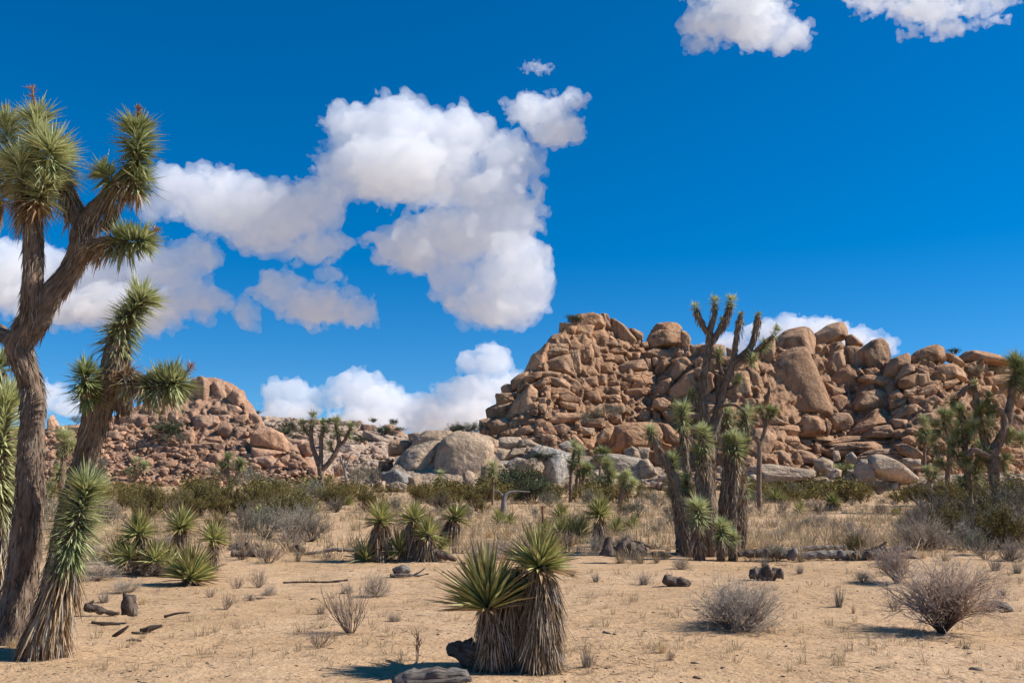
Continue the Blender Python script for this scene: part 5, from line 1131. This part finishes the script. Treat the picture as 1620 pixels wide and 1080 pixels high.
# ------------------------------------------------------------------ twiggy shrubs (unit height prototypes)
def twigs(seed, stems=14, spread=55, levels=4, kids=3, jitter=.35, up=.25, r0=.012, cols=((.16, .12, .10), (.34, .28, .26)), leaves=0, leafcol=None, leafsize=.03, minang=5, sl=.34, shrink=.72, base_r=.05):
    rs = np.random.RandomState(seed); A, B, R0, R1, lv = [], [], [], [], []
    ang = np.radians(minang + (spread-minang)*rs.rand(stems)**.8); th = rs.rand(stems)*2*np.pi
    D = np.stack([np.sin(ang)*np.cos(th), np.sin(ang)*np.sin(th), np.cos(ang)], -1)
    S0 = np.stack([np.cos(th), np.sin(th), 0*th], -1)*base_r*rs.rand(stems, 1); L = sl*rs.uniform(.7, 1.2, stems); r = np.full(stems, r0)
    for l in range(levels):
        # each segment bends once
        Mid = S0 + D*(L*.55)[:, None]; D2 = nrmz(D + rs.normal(size=D.shape)*jitter*.45 + [0, 0, up*.3]); E = Mid + D2*(L*.45)[:, None]
        A += [S0, Mid]; B += [Mid, E]; R0 += [r, r*.85]; R1 += [r*.85, r*.7]; lv += [np.full(len(r), l)]*2
        if l == levels-1: break
        kk = kids if l else kids
        par = np.repeat(np.arange(len(E)), kk); t_ = rs.uniform(.35, 1, len(par)); t_[::kk] = 1
        S0n = np.where((t_ > .55)[:, None], Mid[par]*(1-(t_[:, None]-.55)/.45) + E[par]*(t_[:, None]-.55)/.45, S0[par]*(1-t_[:, None]/.55) + Mid[par]*t_[:, None]/.55)
        D = nrmz(D2[par] + rs.normal(size=(len(par), 3))*jitter + [0, 0, up]); L = L[par]*shrink*rs.uniform(.6, 1.2, len(par)); r = r[par]*.62; S0 = S0n
    A, B, R0, R1, lv = np.vstack(A), np.vstack(B), np.concatenate(R0), np.concatenate(R1), np.concatenate(lv)
    A[:, 2] = np.maximum(A[:, 2], 0); B[:, 2] = np.maximum(B[:, 2], .005)
    ax = nrmz(B-A); s1 = nrmz(np.cross(ax, [.31, .2, 1])); s2 = np.cross(ax, s1)
    vs = []
    for C, rr in ((A, R0), (B, R1)):
        for q in range(3):
            w_ = 2*np.pi*q/3; vs.append(C + (s1*math.cos(w_) + s2*math.sin(w_))*rr[:, None])
    V = np.stack(vs, 1).reshape(-1, 3); n = len(A); o = (np.arange(n)*6)[:, None]
    F = np.concatenate([np.stack([o[:, 0]+q, o[:, 0]+(q+1) % 3, o[:, 0]+3+(q+1) % 3, o[:, 0]+3+q], -1) for q in range(3)])
    m = (lv/max(1, levels-1))[:, None]; c = (np.array(cols[0])*(1-m) + np.array(cols[1])*m)*rs.uniform(.7, 1.3, (n, 1)); C = np.repeat(c, 6, 0)
    parts = [(V, F, None, None, C)]
    if leaves:
        tips = B[lv >= levels-2]; i = rs.randint(0, len(tips), leaves); Dl = nrmz(rs.normal(size=(leaves, 3)) + [0, 0, .5])
        v, f, ix = blades(tips[i] + rs.normal(size=(leaves, 3))*leafsize*.8, Dl, leafsize*rs.uniform(.7, 1.4, leaves), leafsize*rs.uniform(.35, .6, leaves), np.zeros(leaves), (0, .5, 1), (.5, 1, .2))
        lc = np.array(leafcol)[rs.randint(0, len(leafcol), leaves)]*rs.uniform(.7, 1.3, (leaves, 1)); parts.append((v, f, None, None, lc[ix]))
    V, F, uv, c = merge(parts); V = V/V[:, 2].max(); return V, F, c
def tuft(seed, n=130, spread=38, w=.012, cols=((.36, .27, .16), (.27, .20, .13), (.44, .35, .22)), base=.10, droop=.12, lift=0):
    rs = np.random.RandomState(seed); ang = np.radians(spread*np.abs(rs.normal(size=n))*.75); th = rs.rand(n)*2*np.pi
    D = np.stack([np.sin(ang)*np.cos(th), np.sin(ang)*np.sin(th), np.cos(ang)], -1); rb = base*np.sqrt(rs.rand(n)); tb = th + rs.normal(size=n)*.8
    B = np.stack([rb*np.cos(tb), rb*np.sin(tb), np.zeros(n)], -1)
    V, F, ix = blades(B, D, rs.uniform(.35, 1.08, n), w*rs.uniform(.6, 1.3, n), rs.uniform(0, 2*droop, n), (0, .5, 1), (1, .8, .1), fold=.1)
    c = np.array(cols)[rs.randint(0, len(cols), n)]*rs.uniform(.65, 1.25, (n, 1)); V[:, 2] = np.maximum(V[:, 2], 0); return V, [F], c[ix]
OLIVE = [(.185, .145, .042), (.25, .20, .06), (.13, .105, .035)]; DKG = [(.07, .10, .045), (.11, .145, .07), (.05, .07, .035)]
PROTO = {
 'grey': [twigs(s, 44, 88, 5, 3, .45, .16, .0085, ((.14, .105, .08), (.46, .38, .29)), leaves=900, leafcol=[(.35, .29, .22), (.27, .22, .17)], leafsize=.02, sl=.36) for s in (1, 2, 3)],
 'greyhero': [twigs(77, 90, 90, 5, 3, .48, .16, .0075, ((.13, .10, .08), (.48, .40, .32)), leaves=2500, leafcol=[(.38, .32, .25), (.28, .23, .18)], leafsize=.02, sl=.36, base_r=.12)],
 'pinkvase': [twigs(5, 38, 44, 6, 3, .36, .04, .013, ((.12, .08, .06), (.56, .43, .33)), sl=.36, shrink=.74, base_r=.03)],
 'browntwig': [twigs(s, 30, 60, 4, 3, .25, .25, .009, ((.12, .085, .065), (.30, .23, .18)), sl=.5, shrink=.6, base_r=.12) for s in (7, 8)],
 'sapling': [twigs(10, 3, 16, 4, 3, .5, .1, .02, ((.12, .08, .06), (.22, .14, .10)), sl=.45)],
 'olive': [twigs(s, 26, 48, 4, 3, .3, .3, .010, ((.10, .08, .055), (.18, .15, .08)), leaves=4600, leafcol=OLIVE, leafsize=.034, sl=.42) for s in (12, 13, 14)],
 'olivefar': [twigs(s, 18, 50, 3, 3, .3, .3, .012, ((.10, .08, .055), (.18, .15, .08)), leaves=800, leafcol=OLIVE, leafsize=.05, sl=.45) for s in (15, 16, 17)],
 'darktwig': [twigs(s, 34, 72, 4, 3, .4, .2, .010, ((.07, .055, .045), (.24, .20, .16)), leaves=1500, leafcol=[(.13, .12, .06), (.18, .15, .09), (.10, .09, .05)], leafsize=.03, sl=.4) for s in (60, 61)],
 'darkgreen': [twigs(s, 22, 75, 4, 3, .5, .15, .012, ((.10, .08, .06), (.14, .12, .08)), leaves=2600, leafcol=DKG, leafsize=.04, sl=.34) for s in (18, 19)],
 'greygreen': [twigs(s, 20, 62, 4, 3, .4, .2, .010, ((.14, .12, .10), (.26, .25, .20)), leaves=1300, leafcol=[(.23, .21, .12), (.30, .27, .16), (.18, .16, .09)], leafsize=.032) for s in (20, 21)],
 'grass': [tuft(s) for s in (30, 31, 32)],
 'greygrass': [tuft(s, 150, 46, .014, ((.27, .23, .19), (.20, .165, .13), (.34, .29, .23)), .14, .05) for s in (33, 34)],
 'goldgrass': [tuft(s, 160, 30, .010, ((.60, .42, .21), (.50, .33, .16), (.66, .50, .29)), .2, .15) for s in (35, 36)],
}
PMAT = {'grass': 'grass', 'greygrass': 'grass', 'goldgrass': 'grass'}
PM = {}
def proto(kind, i):
    if (kind, i) not in PM:
        V, F, c = PROTO[kind][i]; nm = {'grass': 'grass_tuft', 'greygrass': 'grass_tuft', 'goldgrass': 'grass_tuft', 'sapling': 'dry_sapling'}.get(kind, 'bush')
        PM[(kind, i)] = meshnp(nm, V, F, [M[PMAT.get(kind, 'twig')]], smooth=False, col=c)
    return PM[(kind, i)]
KINDS_ = {'grass': ('grass_tuft', 'grass tuft', 'dry grass tuft', 'dry grass tufts on the sand'), 'greygrass': ('grass_tuft', 'grass tuft', 'grey grass tuft', 'dry grass tufts on the sand'), 'goldgrass': ('grass_tuft', 'grass tuft', 'golden grass tuft', 'dry grass tufts on the sand'),
  'greyhero': ('dry_bush', 'bush', 'leafless grey bush', 'leafless bushes'), 'grey': ('dry_bush', 'bush', 'leafless grey bush', 'leafless bushes'), 'pinkvase': ('dry_bush', 'bush', 'pinkish twiggy bush', 'leafless bushes'), 'browntwig': ('dry_bush', 'bush', 'brown twiggy bush', 'leafless bushes'), 'sapling': ('dry_sapling', 'sapling', 'dry sapling', None),
  'olive': ('olive_bush', 'bush', 'olive green bush', 'olive green bushes'), 'olivefar': ('olive_bush', 'bush', 'olive green bush', 'olive green bushes'), 'darktwig': ('dark_bush', 'bush', 'dark tangled bush', 'dark tangled bushes'), 'darkgreen': ('green_shrub', 'shrub', 'dark green shrub', 'dark green shrubs'), 'greygreen': ('scrub_bush', 'bush', 'grey green bush', 'grey green bushes')}
_cnt = {}
BUSHES = []
def bush(kind, px, py, hpx, wide=1.0, label=None, at=None, lands=None, ground=True):
    """a shrub whose foot is seen at (px, py); hpx its height in photo pixels"""
    nm, cat, desc, grp = KINDS_[kind]
    i = _cnt[kind] = _cnt.get(kind, -1) + 1; me = proto(kind, i % len(PROTO[kind]))
    g = G(px, py) if at is None else at; s = hpx*g[1]/FPX
    o = link(nm, me, loc=(g[0], g[1], (gz1(g[0], g[1]) if at is None else g[2]) - .01), rz=(i*2.4) % 6.28)
    xs = np.ptp([v for v in np.array([me.vertices[q].co.x for q in range(0, len(me.vertices), 17)])])
    o.scale = (s*wide, s*wide, s)
    if label: tag(o, label, cat, grp)
    else: BUSHES.append((o, px, py, hpx, desc, cat, grp, ground))
    return o
bush('pinkvase', 1490, 998, 138, 1.25, 'big vase shaped pinkish bush of bare twigs at the lower right'); LANDG.append((1490, 998, 'big vase shaped bush'))
bush('greyhero', 1165, 995, 92, 1.15, 'wide rounded grey bush of dense bare twigs on the open sand'); LANDG.append((1165, 995, 'wide rounded grey bush'))
bush('browntwig', 556, 1003, 92, .8, 'brown and straw coloured twiggy bush on the sand left of the foreground yucca'); LANDG.append((556, 1003, 'brown and straw bush'))
bush('grey', 594, 940, 48, .8, 'small purplish grey bush beyond the brown and straw bush'); LANDG.append((594, 940, 'small purplish bush'))
bush('sapling', 661, 1043, 55, .9, 'tiny dry sapling standing alone left of the foreground yucca')
bush('browntwig', 505, 1024, 30, 1.4, 'sparse straw coloured tuft in front of the brown and straw bush')
bush('grey', 460, 852, 70, 1.1, 'large dark twiggy bush in front of the olive scrub'); LANDG.append((460, 852, 'large dark twiggy bush'))
bush('grey', 1460, 872, 80, 1.2, 'sprawling grey twig bush in front of the right hand thicket'); LANDG.append((1460, 872, 'sprawling grey twig bush'))
bush('pinkvase', 1420, 925, 70, 1.0, 'second pinkish twig bush just behind the big vase shaped one')
bush('grey', 500, 995, 1, 1)if False else None
for (k_, x, y, h_, w_) in [('browntwig',409,925,36,.8),('grey',426,938,20,1.2),('browntwig',375,928,22,1),('browntwig',357,962,32,.7),('grey',395,948,18,.9),('browntwig',333,942,18,1),('greygrass',507,967,24,1),('grey',624,982,22,1),
  ('greygrass',928,1052,44,.9),('greygrass',943,920,24,1),('greygrass',1018,925,30,1.2),('goldgrass',1047,1033,30,.8),('browntwig',1060,1043,22,1),('grey',1078,900,26,1.0),('greygrass',1210,895,30,.9),('greygrass',1265,908,22,1),
  ('greygrass',1327,960,50,.6),('grey',1365,922,26,1.3),('browntwig',1415,965,30,.8),('greygrass',1610,912,32,1),('greygrass',1575,905,30,1.2),('greygrass',1585,948,30,1),('browntwig',1560,885,26,1.2),('grass',1350,970,20,.7),
  ('greygrass',165,952,26,1.2),('goldgrass',225,955,20,1),('grey',200,935,34,1.3),('grey',155,915,40,1.3),('greygrass',430,880,16,1.2),('grey',470,872,18,1.4),('greygrass',520,880,14,1),('goldgrass',545,868,16,1.2),('grey',525,862,12,1),('grey',550,935,20,1),
  ('browntwig',1005,890,22,1.2),('goldgrass',1010,880,30,1.2),('greygrass',1005,868,24,1),('greygrass',905,912,18,1),('goldgrass',1210,870,26,1.3),('greygrass',860,1062,26,1.2),('goldgrass',782,1060,40,1.1),('browntwig',790,1062,30,1.0),
  ('grass',100,1010,20,1),('greygrass',105,1030,20,1),('goldgrass',20,1028,24,1.2),('olive',700,1040,1,1)][:-1]:
    bush(k_, x, y, h_, w_)
# middle ground: countable tufts and bushes, denser where the photograph is
rnd = random.Random(5)
def dens(x, y):
    if y > 900: return .08 if x > 120 else .1
    if y > 872: return .25 if 380 < x < 560 or x > 900 else .12
    if y > 850: return (.35 if x < 560 else .55 if 680 < x < 1080 else .7 if x > 1170 else .35)
    if 520 < x < 600 and y > 825: return .35
    return .95
n = 0; spots = []
while len(spots) < 235:
    x = rnd.uniform(-5, 1625); y = 790 + 105*rnd.random()**.9
    if rnd.random() > dens(x, y) or any(abs(x-a) < 10 and abs(y-b) < 4 for a, b in spots): continue
    if (x < 130 and y > 850) or 1060 < x < 1175 and y > 860: continue
    spots.append((x, y))
for (x, y) in spots:
    d = gdist(y); hp = rnd.uniform(.26, .5)*FPX/d
    k_ = rnd.choices(['grass', 'goldgrass', 'greygrass', 'grey', 'browntwig', 'greygreen'], [3, 3, 3, 1.6, 1.2, .7])[0]
    if 720 < x < 850 and 800 < y < 850: k_ = 'goldgrass'
    if k_ in ('grey', 'browntwig', 'greygreen'): hp *= 1.3
    bush(k_, x, y, hp, rnd.uniform(.9, 1.5))
# olive scrub belt and the thicket bushes
for (x, y, h_, k_) in [(150,800,46,'olive'),(195,806,44,'olive'),(240,802,44,'olive'),(285,800,46,'olive'),(325,803,50,'olive'),(372,806,52,'olive'),(415,808,50,'olive'),(455,812,54,'olive'),(505,800,44,'olive'),(540,797,38,'olive'),(585,800,40,'olive'),(625,802,36,'olive'),
  (668,800,38,'olive'),(705,798,40,'olive'),(745,798,42,'olive'),(118,812,50,'olive'),(400,828,56,'olive'),(455,838,64,'olive'),(478,835,60,'greygreen'),(425,842,58,'greygreen'),(345,818,44,'olive'),(265,818,40,'olive'),(772,792,36,'olive'),
  (790,785,62,'darkgreen'),(822,785,62,'darkgreen'),(850,786,56,'darkgreen'),(568,775,52,'greygreen'),(600,775,46,'greygreen'),(582,766,56,'greygreen'),(478,760,62,'darkgreen'),(400,780,48,'greygreen'),(430,790,52,'greygreen'),
  (1225,800,36,'olive'),(1250,790,30,'olive'),(1280,788,30,'olive'),(1320,790,28,'olive'),(1355,790,28,'olive'),(1395,785,30,'olive'),(1430,790,32,'olive'),(1462,800,44,'olive'),(1490,812,58,'olive'),(1520,822,60,'greygreen'),(1548,830,64,'olive'),(1585,838,70,'greygreen'),(1612,840,78,'olive'),
  (1455,835,50,'olive'),(1500,845,60,'olive'),(1540,856,66,'grey'),(1580,868,80,'olive'),(1612,868,82,'grey'),(1545,880,60,'greygreen'),(1600,885,52,'grey'),(1490,868,54,'olive'),(1430,838,34,'greygreen'),(1345,868,40,'olive'),(1368,872,36,'browntwig'),
  (1015,790,30,'greygreen'),(1040,795,32,'greygreen'),(935,800,30,'greygreen'),(870,800,30,'greygreen'),(1010,812,30,'greygreen'),(740,820,30,'greygreen'),(845,820,26,'greygreen'),(1060,840,36,'greygreen'),(20,850,60,'grey'),(70,835,50,'greygreen'),(210,905,46,'grey'),(245,910,36,'grey'),(150,890,46,'grey'),(1200,790,32,'greygreen'),(1170,800,30,'olive'),
  (1500,838,62,'darktwig'),(1528,846,66,'darktwig'),(1560,852,74,'darktwig'),(1592,858,80,'darktwig'),(1616,866,84,'darktwig'),(1475,820,46,'darktwig'),(1545,870,52,'darktwig'),(1510,800,60,'olive'),(1550,806,64,'olive'),(1600,812,66,'olive'),(1570,796,50,'darktwig'),(1480,790,40,'olive'),
  (240,814,58,'olive'),(300,815,62,'olive'),(352,817,66,'olive'),(402,816,64,'olive'),(470,814,60,'olive'),(528,806,52,'olive'),(265,806,52,'olive'),(325,808,56,'olive'),
  (175,815,44,'darktwig'),(300,812,46,'darktwig'),(395,845,58,'darktwig'),(440,830,56,'darktwig'),(495,845,44,'darktwig'),(345,835,40,'olive'),(222,818,42,'olive'),(60,815,46,'olive'),(535,810,34,'darktwig'),(610,812,30,'olive'),(760,808,34,'olive'),(700,812,30,'darktwig'),(1085,800,34,'olive'),(1055,812,34,'darktwig'),(940,815,28,'darktwig'),(985,815,30,'olive'),(1300,812,26,'darktwig'),(1235,812,26,'olive'),(1400,812,30,'darktwig'),(1440,822,36,'darktwig')]:
    if k_ == 'olive' and rnd.random() < .28: k_ = rnd.choice(['browntwig', 'darktwig', 'greygreen'])
    bush(k_, x + rnd.uniform(-9, 9), y + rnd.uniform(-5, 12), h_*rnd.uniform(.72, 1.2), rnd.uniform(1.0, 1.5) if k_ == 'olive' else 1.0)
# shrubs growing on the rocks
for (h, x, y, hp, w_, lb) in [('M',906,510,16,1.3,'dark shrub on the ledge left of the summit block'),('M',735,688,26,1.5,'dark green shrub behind the giant rounded boulder'),('M',715,687,20,1.3,'left part shrub of the row behind the giant boulder cap'),('M',752,686,24,1.2,'right hand shrub of the row behind the giant boulder'),
   ('M',1508,560,12,1.2,'small dark shrub on the right skyline beside the blunt block'),('M',1545,595,22,1.5,'greyish shrub in the hollow under the long skyline boulder'),('M',955,665,30,1.3,'shrub in the cleft left of the huge barrel boulder'),('M',925,672,24,1.3,'small shrub among blocks low on the big pile'),('M',975,655,18,1.2,'little shrub under the stacked ledges'),
   ('M',1028,692,22,.9,'yucca like green shrub growing on the huge barrel boulder'),('L',268,690,30,1.3,'round green shrub high on the left hill'),('L',285,700,20,1.2,'small shrub below the round one on the left hill'),('L',262,700,18,1.3,'grey shrub left of the small one on the left hill'),
   ('S',456,680,20,1.1,'dark shrub near the top of the pale slope'),('S',447,694,22,1.2,'grey shrub on the pale slope'),('S',590,668,10,1.3,'tiny shrub on the pale slope skyline'),('S',622,672,12,1,'lone round shrub on the skyline of the pale slope'),('S',632,682,10,1.4,'small shrub right of the lone skyline shrub'),('S',606,688,18,1.2,'dark shrub under the skyline boulders of the pale slope'),
   ('S',408,655,8,1.5,'tiny bush on the skyline right of the left towers'),('S',570,700,12,1.5,'low dark shrub on the pale slab slope'),('L',205,755,22,1.2,'grey green shrub on the lower left hill'),('L',160,740,18,1.2,'grey shrub at the foot of the left hill'),('L',370,745,20,1.2,'shrub on the rubble above the U forked Joshua tree'),('L',335,752,18,1.2,'shrub among small rocks low on the left hill'),
   ('B',862,728,16,2.0,'low green shrub lying in the fold of the whale boulder'),('L',120,668,14,1.2,'shrub on the skyline of the left hill between the trunks'),('M',1120,680,18,1,'shrub on the ledge behind the big Joshua clump'),('M',1160,745,20,1.1,'green shrub at the pile foot behind the clump'),('B',1050,738,20,1.2,'shrub behind the low heads left of the clump')]:
    p = P(x, y, surf(h, x, y) - (1.2 if h != 'M' else 1.0))
    kind = 'darkgreen' if 'dark' in lb or 'green' in lb or h == 'S' else 'greygreen'
    bush(kind, x, y, hp, w_, lb, at=p, ground=False)
LG = LANDG + [(380, 872, 'dead bark pile'), (1270, 885, 'fallen logs'), (203, 965, 'dark stump at left')]
for (o, px, py, hp, desc, cat, grp, gr) in sorted(BUSHES, key=lambda b: -b[2]):
    d = ('big ' if hp > 45 else 'tiny ' if hp < 12 else 'small ' if hp < 24 else '') + desc
    tag(o, autolabel(px, py, d, LG, True), cat, grp)
# ------------------------------------------------------------------ ground cover nobody could count
def scatter(name, kinds, pts, mat, label):
    Vs, Qs, Cs = [], [], []; o = 0; rs = np.random.RandomState(len(pts))
    for (x, y, s, w_) in pts:
        k_ = kinds[rs.randint(len(kinds))]; V, F, c = PROTO[k_][rs.randint(len(PROTO[k_]))]; a = rs.rand()*6.28
        v = V*[s*w_, s*w_, s]; v = v @ np.array([[math.cos(a), math.sin(a), 0], [-math.sin(a), math.cos(a), 0], [0, 0, 1]])
        Vs.append(v + [x, y, gz1(x, y)-.01]); Qs.append(F[0] + o); Cs.append(c*rs.uniform(.8, 1.2)); o += len(v)
    tag(link(name, meshnp(name, np.vstack(Vs), [np.vstack(Qs).astype(np.int32)], [M[mat]], smooth=False, col=np.vstack(Cs))), label, 'ground cover', kind='stuff')
pts = []
while len(pts) < 4800:
    x = rnd.uniform(-20, 1640); y = 776 + 110*rnd.random()**1.5
    if rnd.random() > dens(x, y): continue
    g = G(x, y); pts.append((g[0], g[1], rnd.uniform(.18, .50), rnd.uniform(1.1, 2.2)))
for _ in range(800):
    x = rnd.uniform(0, 1640); y = 875 + 190*rnd.random()**1.7; g = G(x, y); pts.append((g[0], g[1], rnd.uniform(.04, .16), rnd.uniform(.9, 1.8)))
PROTO['lowgrass'] = [tuft(s, 26, 45, .022, ((.52, .38, .21), (.34, .26, .17), (.58, .45, .28)), .2, .05) for s in (40, 41, 42)]
scatter('dry_grass', ['lowgrass'], pts, 'grass', 'sparse dry grass covering the middle ground between the tufts')
pts = []
for _ in range(900):
    x = rnd.uniform(60, 1640)
    if 880 < x < 1180 and rnd.random() < .5: continue
    cl = noise3(np.array([[x*.021, 3.3, 0]]))[0]
    if cl < -.05 and rnd.random() < .8: continue
    y = rnd.uniform(772, 797); g = G(x, y); pts.append((g[0], g[1], rnd.uniform(.35, 1.25)*(1.15+cl)*min(1, 70/g[1]+.3), rnd.uniform(1.1, 1.8)))
PROTO['scrub'] = [twigs(s, 9, 52, 3, 3, .3, .3, .014, ((.10, .08, .055), (.18, .15, .08)), leaves=260, leafcol=OLIVE, leafsize=.11, sl=.45) for s in (50, 51, 52)]
scatter('scrub', ['scrub'], pts, 'twig', 'distant olive scrub merging into one belt before the rocks')
# ------------------------------------------------------------------ dead wood, stumps, litter
def log(label, pts, group=None, mat='deadwood', name='log', extra=(), cat='log', rough=.3, land=None, Yb=None):
    """pts: (px, py of the log's middle line, radius px[, dy]) ; rests on the sand"""
    y0 = max(p[1]+p[2] for p in pts); Y0 = gdist(y0) if Yb is None else Yb; k = Y0/FPX
    def pt(q): return [*P(q[0], q[1], Y0 + (q[3] if len(q) > 3 else 0)), q[2]*k]
    A = np.array([pt(q) for q in pts]); org = np.array([A[:, 0].mean(), A[:, 1].mean(), 0.0])
    ps = []
    for line in [pts] + list(extra):
        a = np.array([pt(q) for q in line]); a[:, :3] -= org; pa = smooth_path(a, .03); V, F, Ft, uv = tube(pa, 16, rough*1.5, 11); ps.append((V, F, Ft, uv, None))
    V, F, uv, c = merge(ps); o = link(name, meshnp(name, V, F, [M[mat]], uv=uv, col=c), loc=tuple(org)); tag(o, label, cat, group)
    return o
log('pale cracked log lying at the bottom edge left of the foreground yucca', [(622,1082,9),(650,1074,12),(685,1069,12),(715,1068,11),(738,1068,9)], extra=[[(640,1080,4,-.2),(700,1078,5,-.2),(745,1073,4,-.2)]])
log('dark log shape standing for the low shade at the left of the foreground yucca', [(712,1024,7,.4),(725,1028,14,.3),(745,1035,20,.25),(765,1045,18,.2)], mat='darkwood', extra=[[(730,1030,4,.2),(722,1016,2,.2)]])  # dark lump added in place of the low shade beside the yucca, no real log
GB = 'fallen logs behind the open sand'
log('long silvery log, longest of the fallen logs', [(1262,880,5),(1300,877,6),(1345,878,7),(1395,880,5)], GB)
log('upper split log lying above the longest silvery one', [(1225,872,3,.4),(1270,868,4,.4),(1330,866,4,.4),(1385,872,4,.4)], GB)
log('dark broken log at the left end of the fallen logs', [(1168,877,4),(1195,874,6),(1225,876,6),(1250,880,5)], GB, mat='darkwood')
log('stub of upright splintered wood standing among the fallen logs', [(1250,884,6),(1254,876,7),(1260,868,4)], GB)
log('tangle of dark branches at the right end of the fallen logs', [(1350,880,6),(1385,876,9),(1415,870,6),(1440,866,3)], GB, mat='darkwood', extra=[[(1370,872,3),(1395,862,2),(1402,856,1.5)], [(1390,884,4),(1425,880,3),(1450,882,2)]])
log('dark leaning stump beside the dark brush mound, left of the Joshua clump', [(962,878,13),(962,866,9),(963,856,6),(965,850,4)], mat='darkwood', name='stump', cat='stump')
log('low mound of dark dead brush right of the dark stump', [(972,873,5),(985,866,11),(1002,868,12),(1020,874,7)], mat='darkwood', name='brush_pile', cat='brush pile', rough=.6, extra=[[(980,862,2),(1005,856,2),(1030,866,1.5)]])
log('flat dark log near the left foot of the Joshua clump', [(1032,877,4),(1048,876,4.5),(1062,879,3)], mat='darkwood')
log('dark curled log with a dry tuft growing behind it', [(1050,914,6),(1065,920,8),(1085,922,7),(1092,922,4)], mat='darkwood', rough=.4)
log('knotted black chunk of rotten wood right of centre on the sand', [(1186,906,6),(1200,908,9),(1218,909,9),(1236,906,7)], mat='darkwood', rough=.7)
GD = 'pieces of the dead bark pile'
log('highest slab of the dead bark pile at left centre', [(362,868,4),(380,866,6),(400,866,6),(420,868,4)], GD, mat='darkwood', rough=.6)
log('lower right slab of the dead bark pile', [(395,876,4),(412,876,6),(432,874,4)], GD, mat='darkwood', rough=.6)
log('lower left slab of the dead bark pile', [(366,875,4),(382,877,5),(398,878,4)], GD, mat='deadwood', rough=.6)
log('small dark bark lump left of the thin fallen branch', [(458,870,3),(468,868,6),(482,870,4)], GD, mat='darkwood', rough=.5)
log('thin grey fallen branch between the bark lump and the middle yuccas', [(465,876,2),(500,874,2.4),(530,869,3),(565,871,2)], GD, name='branch', cat='branch')
log('thick dark log lying at the right foot of the double headed yucca', [(690,874,5),(705,880,5.5),(722,885,3)], mat='darkwood')
log('grey dead yucca head and forked branch lying on the sand below the middle trio', [(617,910,2),(640,909,2.4),(662,910,1.6),(678,907,1)], mat='deadwood', name='branch', cat='branch', extra=[[(622,904,4,.1),(634,900,7,.1),(648,902,5,.1)], [(655,909,1.6),(666,903,1.2),(672,898,1)]], rough=.5)
log('dark round stump at left behind the flat dead sticks', [(203,972,13),(204,962,13),(203,948,11),(202,943,6)], mat='darkwood', name='stump', cat='stump', rough=.6, extra=[[(199,948,5),(196,938,3)],[(208,950,5),(211,941,2)]])
log('gnarled dark branch left of the dark round stump', [(134,960,4),(150,962,6),(170,968,4),(188,970,3)], mat='darkwood', name='branch', cat='branch', rough=.6, extra=[[(140,958,3),(148,950,2)]])
GS = 'flat dead sticks on the sand at left'
for (lb, pts_) in [('leftmost flat stick of the group below the dark stump', [(145,984,2),(165,986,2.6),(190,986,1.5)]), ('forked stick pointing at the dark stump', [(178,1006,2),(192,998,3),(203,990,1.5)]), ('darkest and thickest stick of the group', [(222,997,3),(240,993,4.5),(256,989,2)]),
                 ('thin stick reaching furthest right in the group', [(260,975,2),(278,970,1.6),(300,968,1)]), ('nearest small stick of the group', [(200,1014,2),(212,1012,2.4),(224,1013,1.2)]), ('short stick left of the thickest one', [(208,1000,1.6),(222,1001,2),(235,1000,1.2)])]:
    log(lb, pts_, GS, mat='darkwood', name='stick', cat='stick')
log('bleached white heap of dead yucca leaves at the right edge of the sand', [(1550,962,4),(1570,958,8),(1590,960,7),(1602,964,3)], name='brush_pile', cat='brush pile', rough=.7)
log('straight thin stick on the sand below the small purplish bush', [(448,921,1.6),(480,920,1.2),(520,920,1.5),(550,917,1.4)], name='branch', cat='branch', mat='darkwood')
rs = np.random.RandomState(77); Vs, Fs, Cs = [], [], []; D_, F0 = ico(1); o_ = 0
for i in range(1300):
    px, py = rs.uniform(-20, 1640), 800 + 300*rs.rand()**1.0; g = G(px, py); s = rs.uniform(.003, .012)*(1 + (rs.rand() < .06)*1.5)
    a = rs.rand()*6.28; st = np.array([s*rs.uniform(1, 3.2), s, s*.6]); v = D_*st*(1+.25*rs.normal(size=(len(D_), 1))); v = v @ np.array([[math.cos(a), math.sin(a), 0], [-math.sin(a), math.cos(a), 0], [0, 0, 1]])
    Vs.append(v + [g[0], g[1], gz1(g[0], g[1]) + s*.2]); Fs.append(F0+o_); o_ += len(v)
    Cs.append(np.tile(np.array([(.09, .06, .045), (.16, .11, .08), (.34, .25, .17)])[rs.randint(3)], (len(v), 1)))
for i in range(2600):                       # straw, twigs and shed leaves
    px, py = rs.uniform(-20, 1640), 800 + 290*rs.rand(); g = G(px, py)
    if noise3(np.array([[g[0]*.8, g[1]*.8, 5.0]]))[0] < -.05: continue
    a = rs.rand()*6.28; ln = rs.uniform(.02, .09); w_ = rs.uniform(.0012, .003); v = D_*[ln, w_, w_] ; v = v @ np.array([[math.cos(a), math.sin(a), 0], [-math.sin(a), math.cos(a), 0], [0, 0, 1]])
    Vs.append(v + [g[0], g[1], gz1(g[0], g[1]) + .004]); Fs.append(F0+o_); o_ += len(v); Cs.append(np.tile(np.array([(.20, .14, .10), (.42, .33, .22), (.30, .22, .15)])[rs.randint(3)], (len(v), 1)))
tag(link('gravel', meshnp('gravel', np.vstack(Vs), [np.vstack(Fs).astype(np.int32)], [M['twig']], col=np.vstack(Cs))), 'pebbles, bark flakes and litter strewn over the sand', 'gravel', kind='stuff')
print('done', round(time.time()-T0, 1))
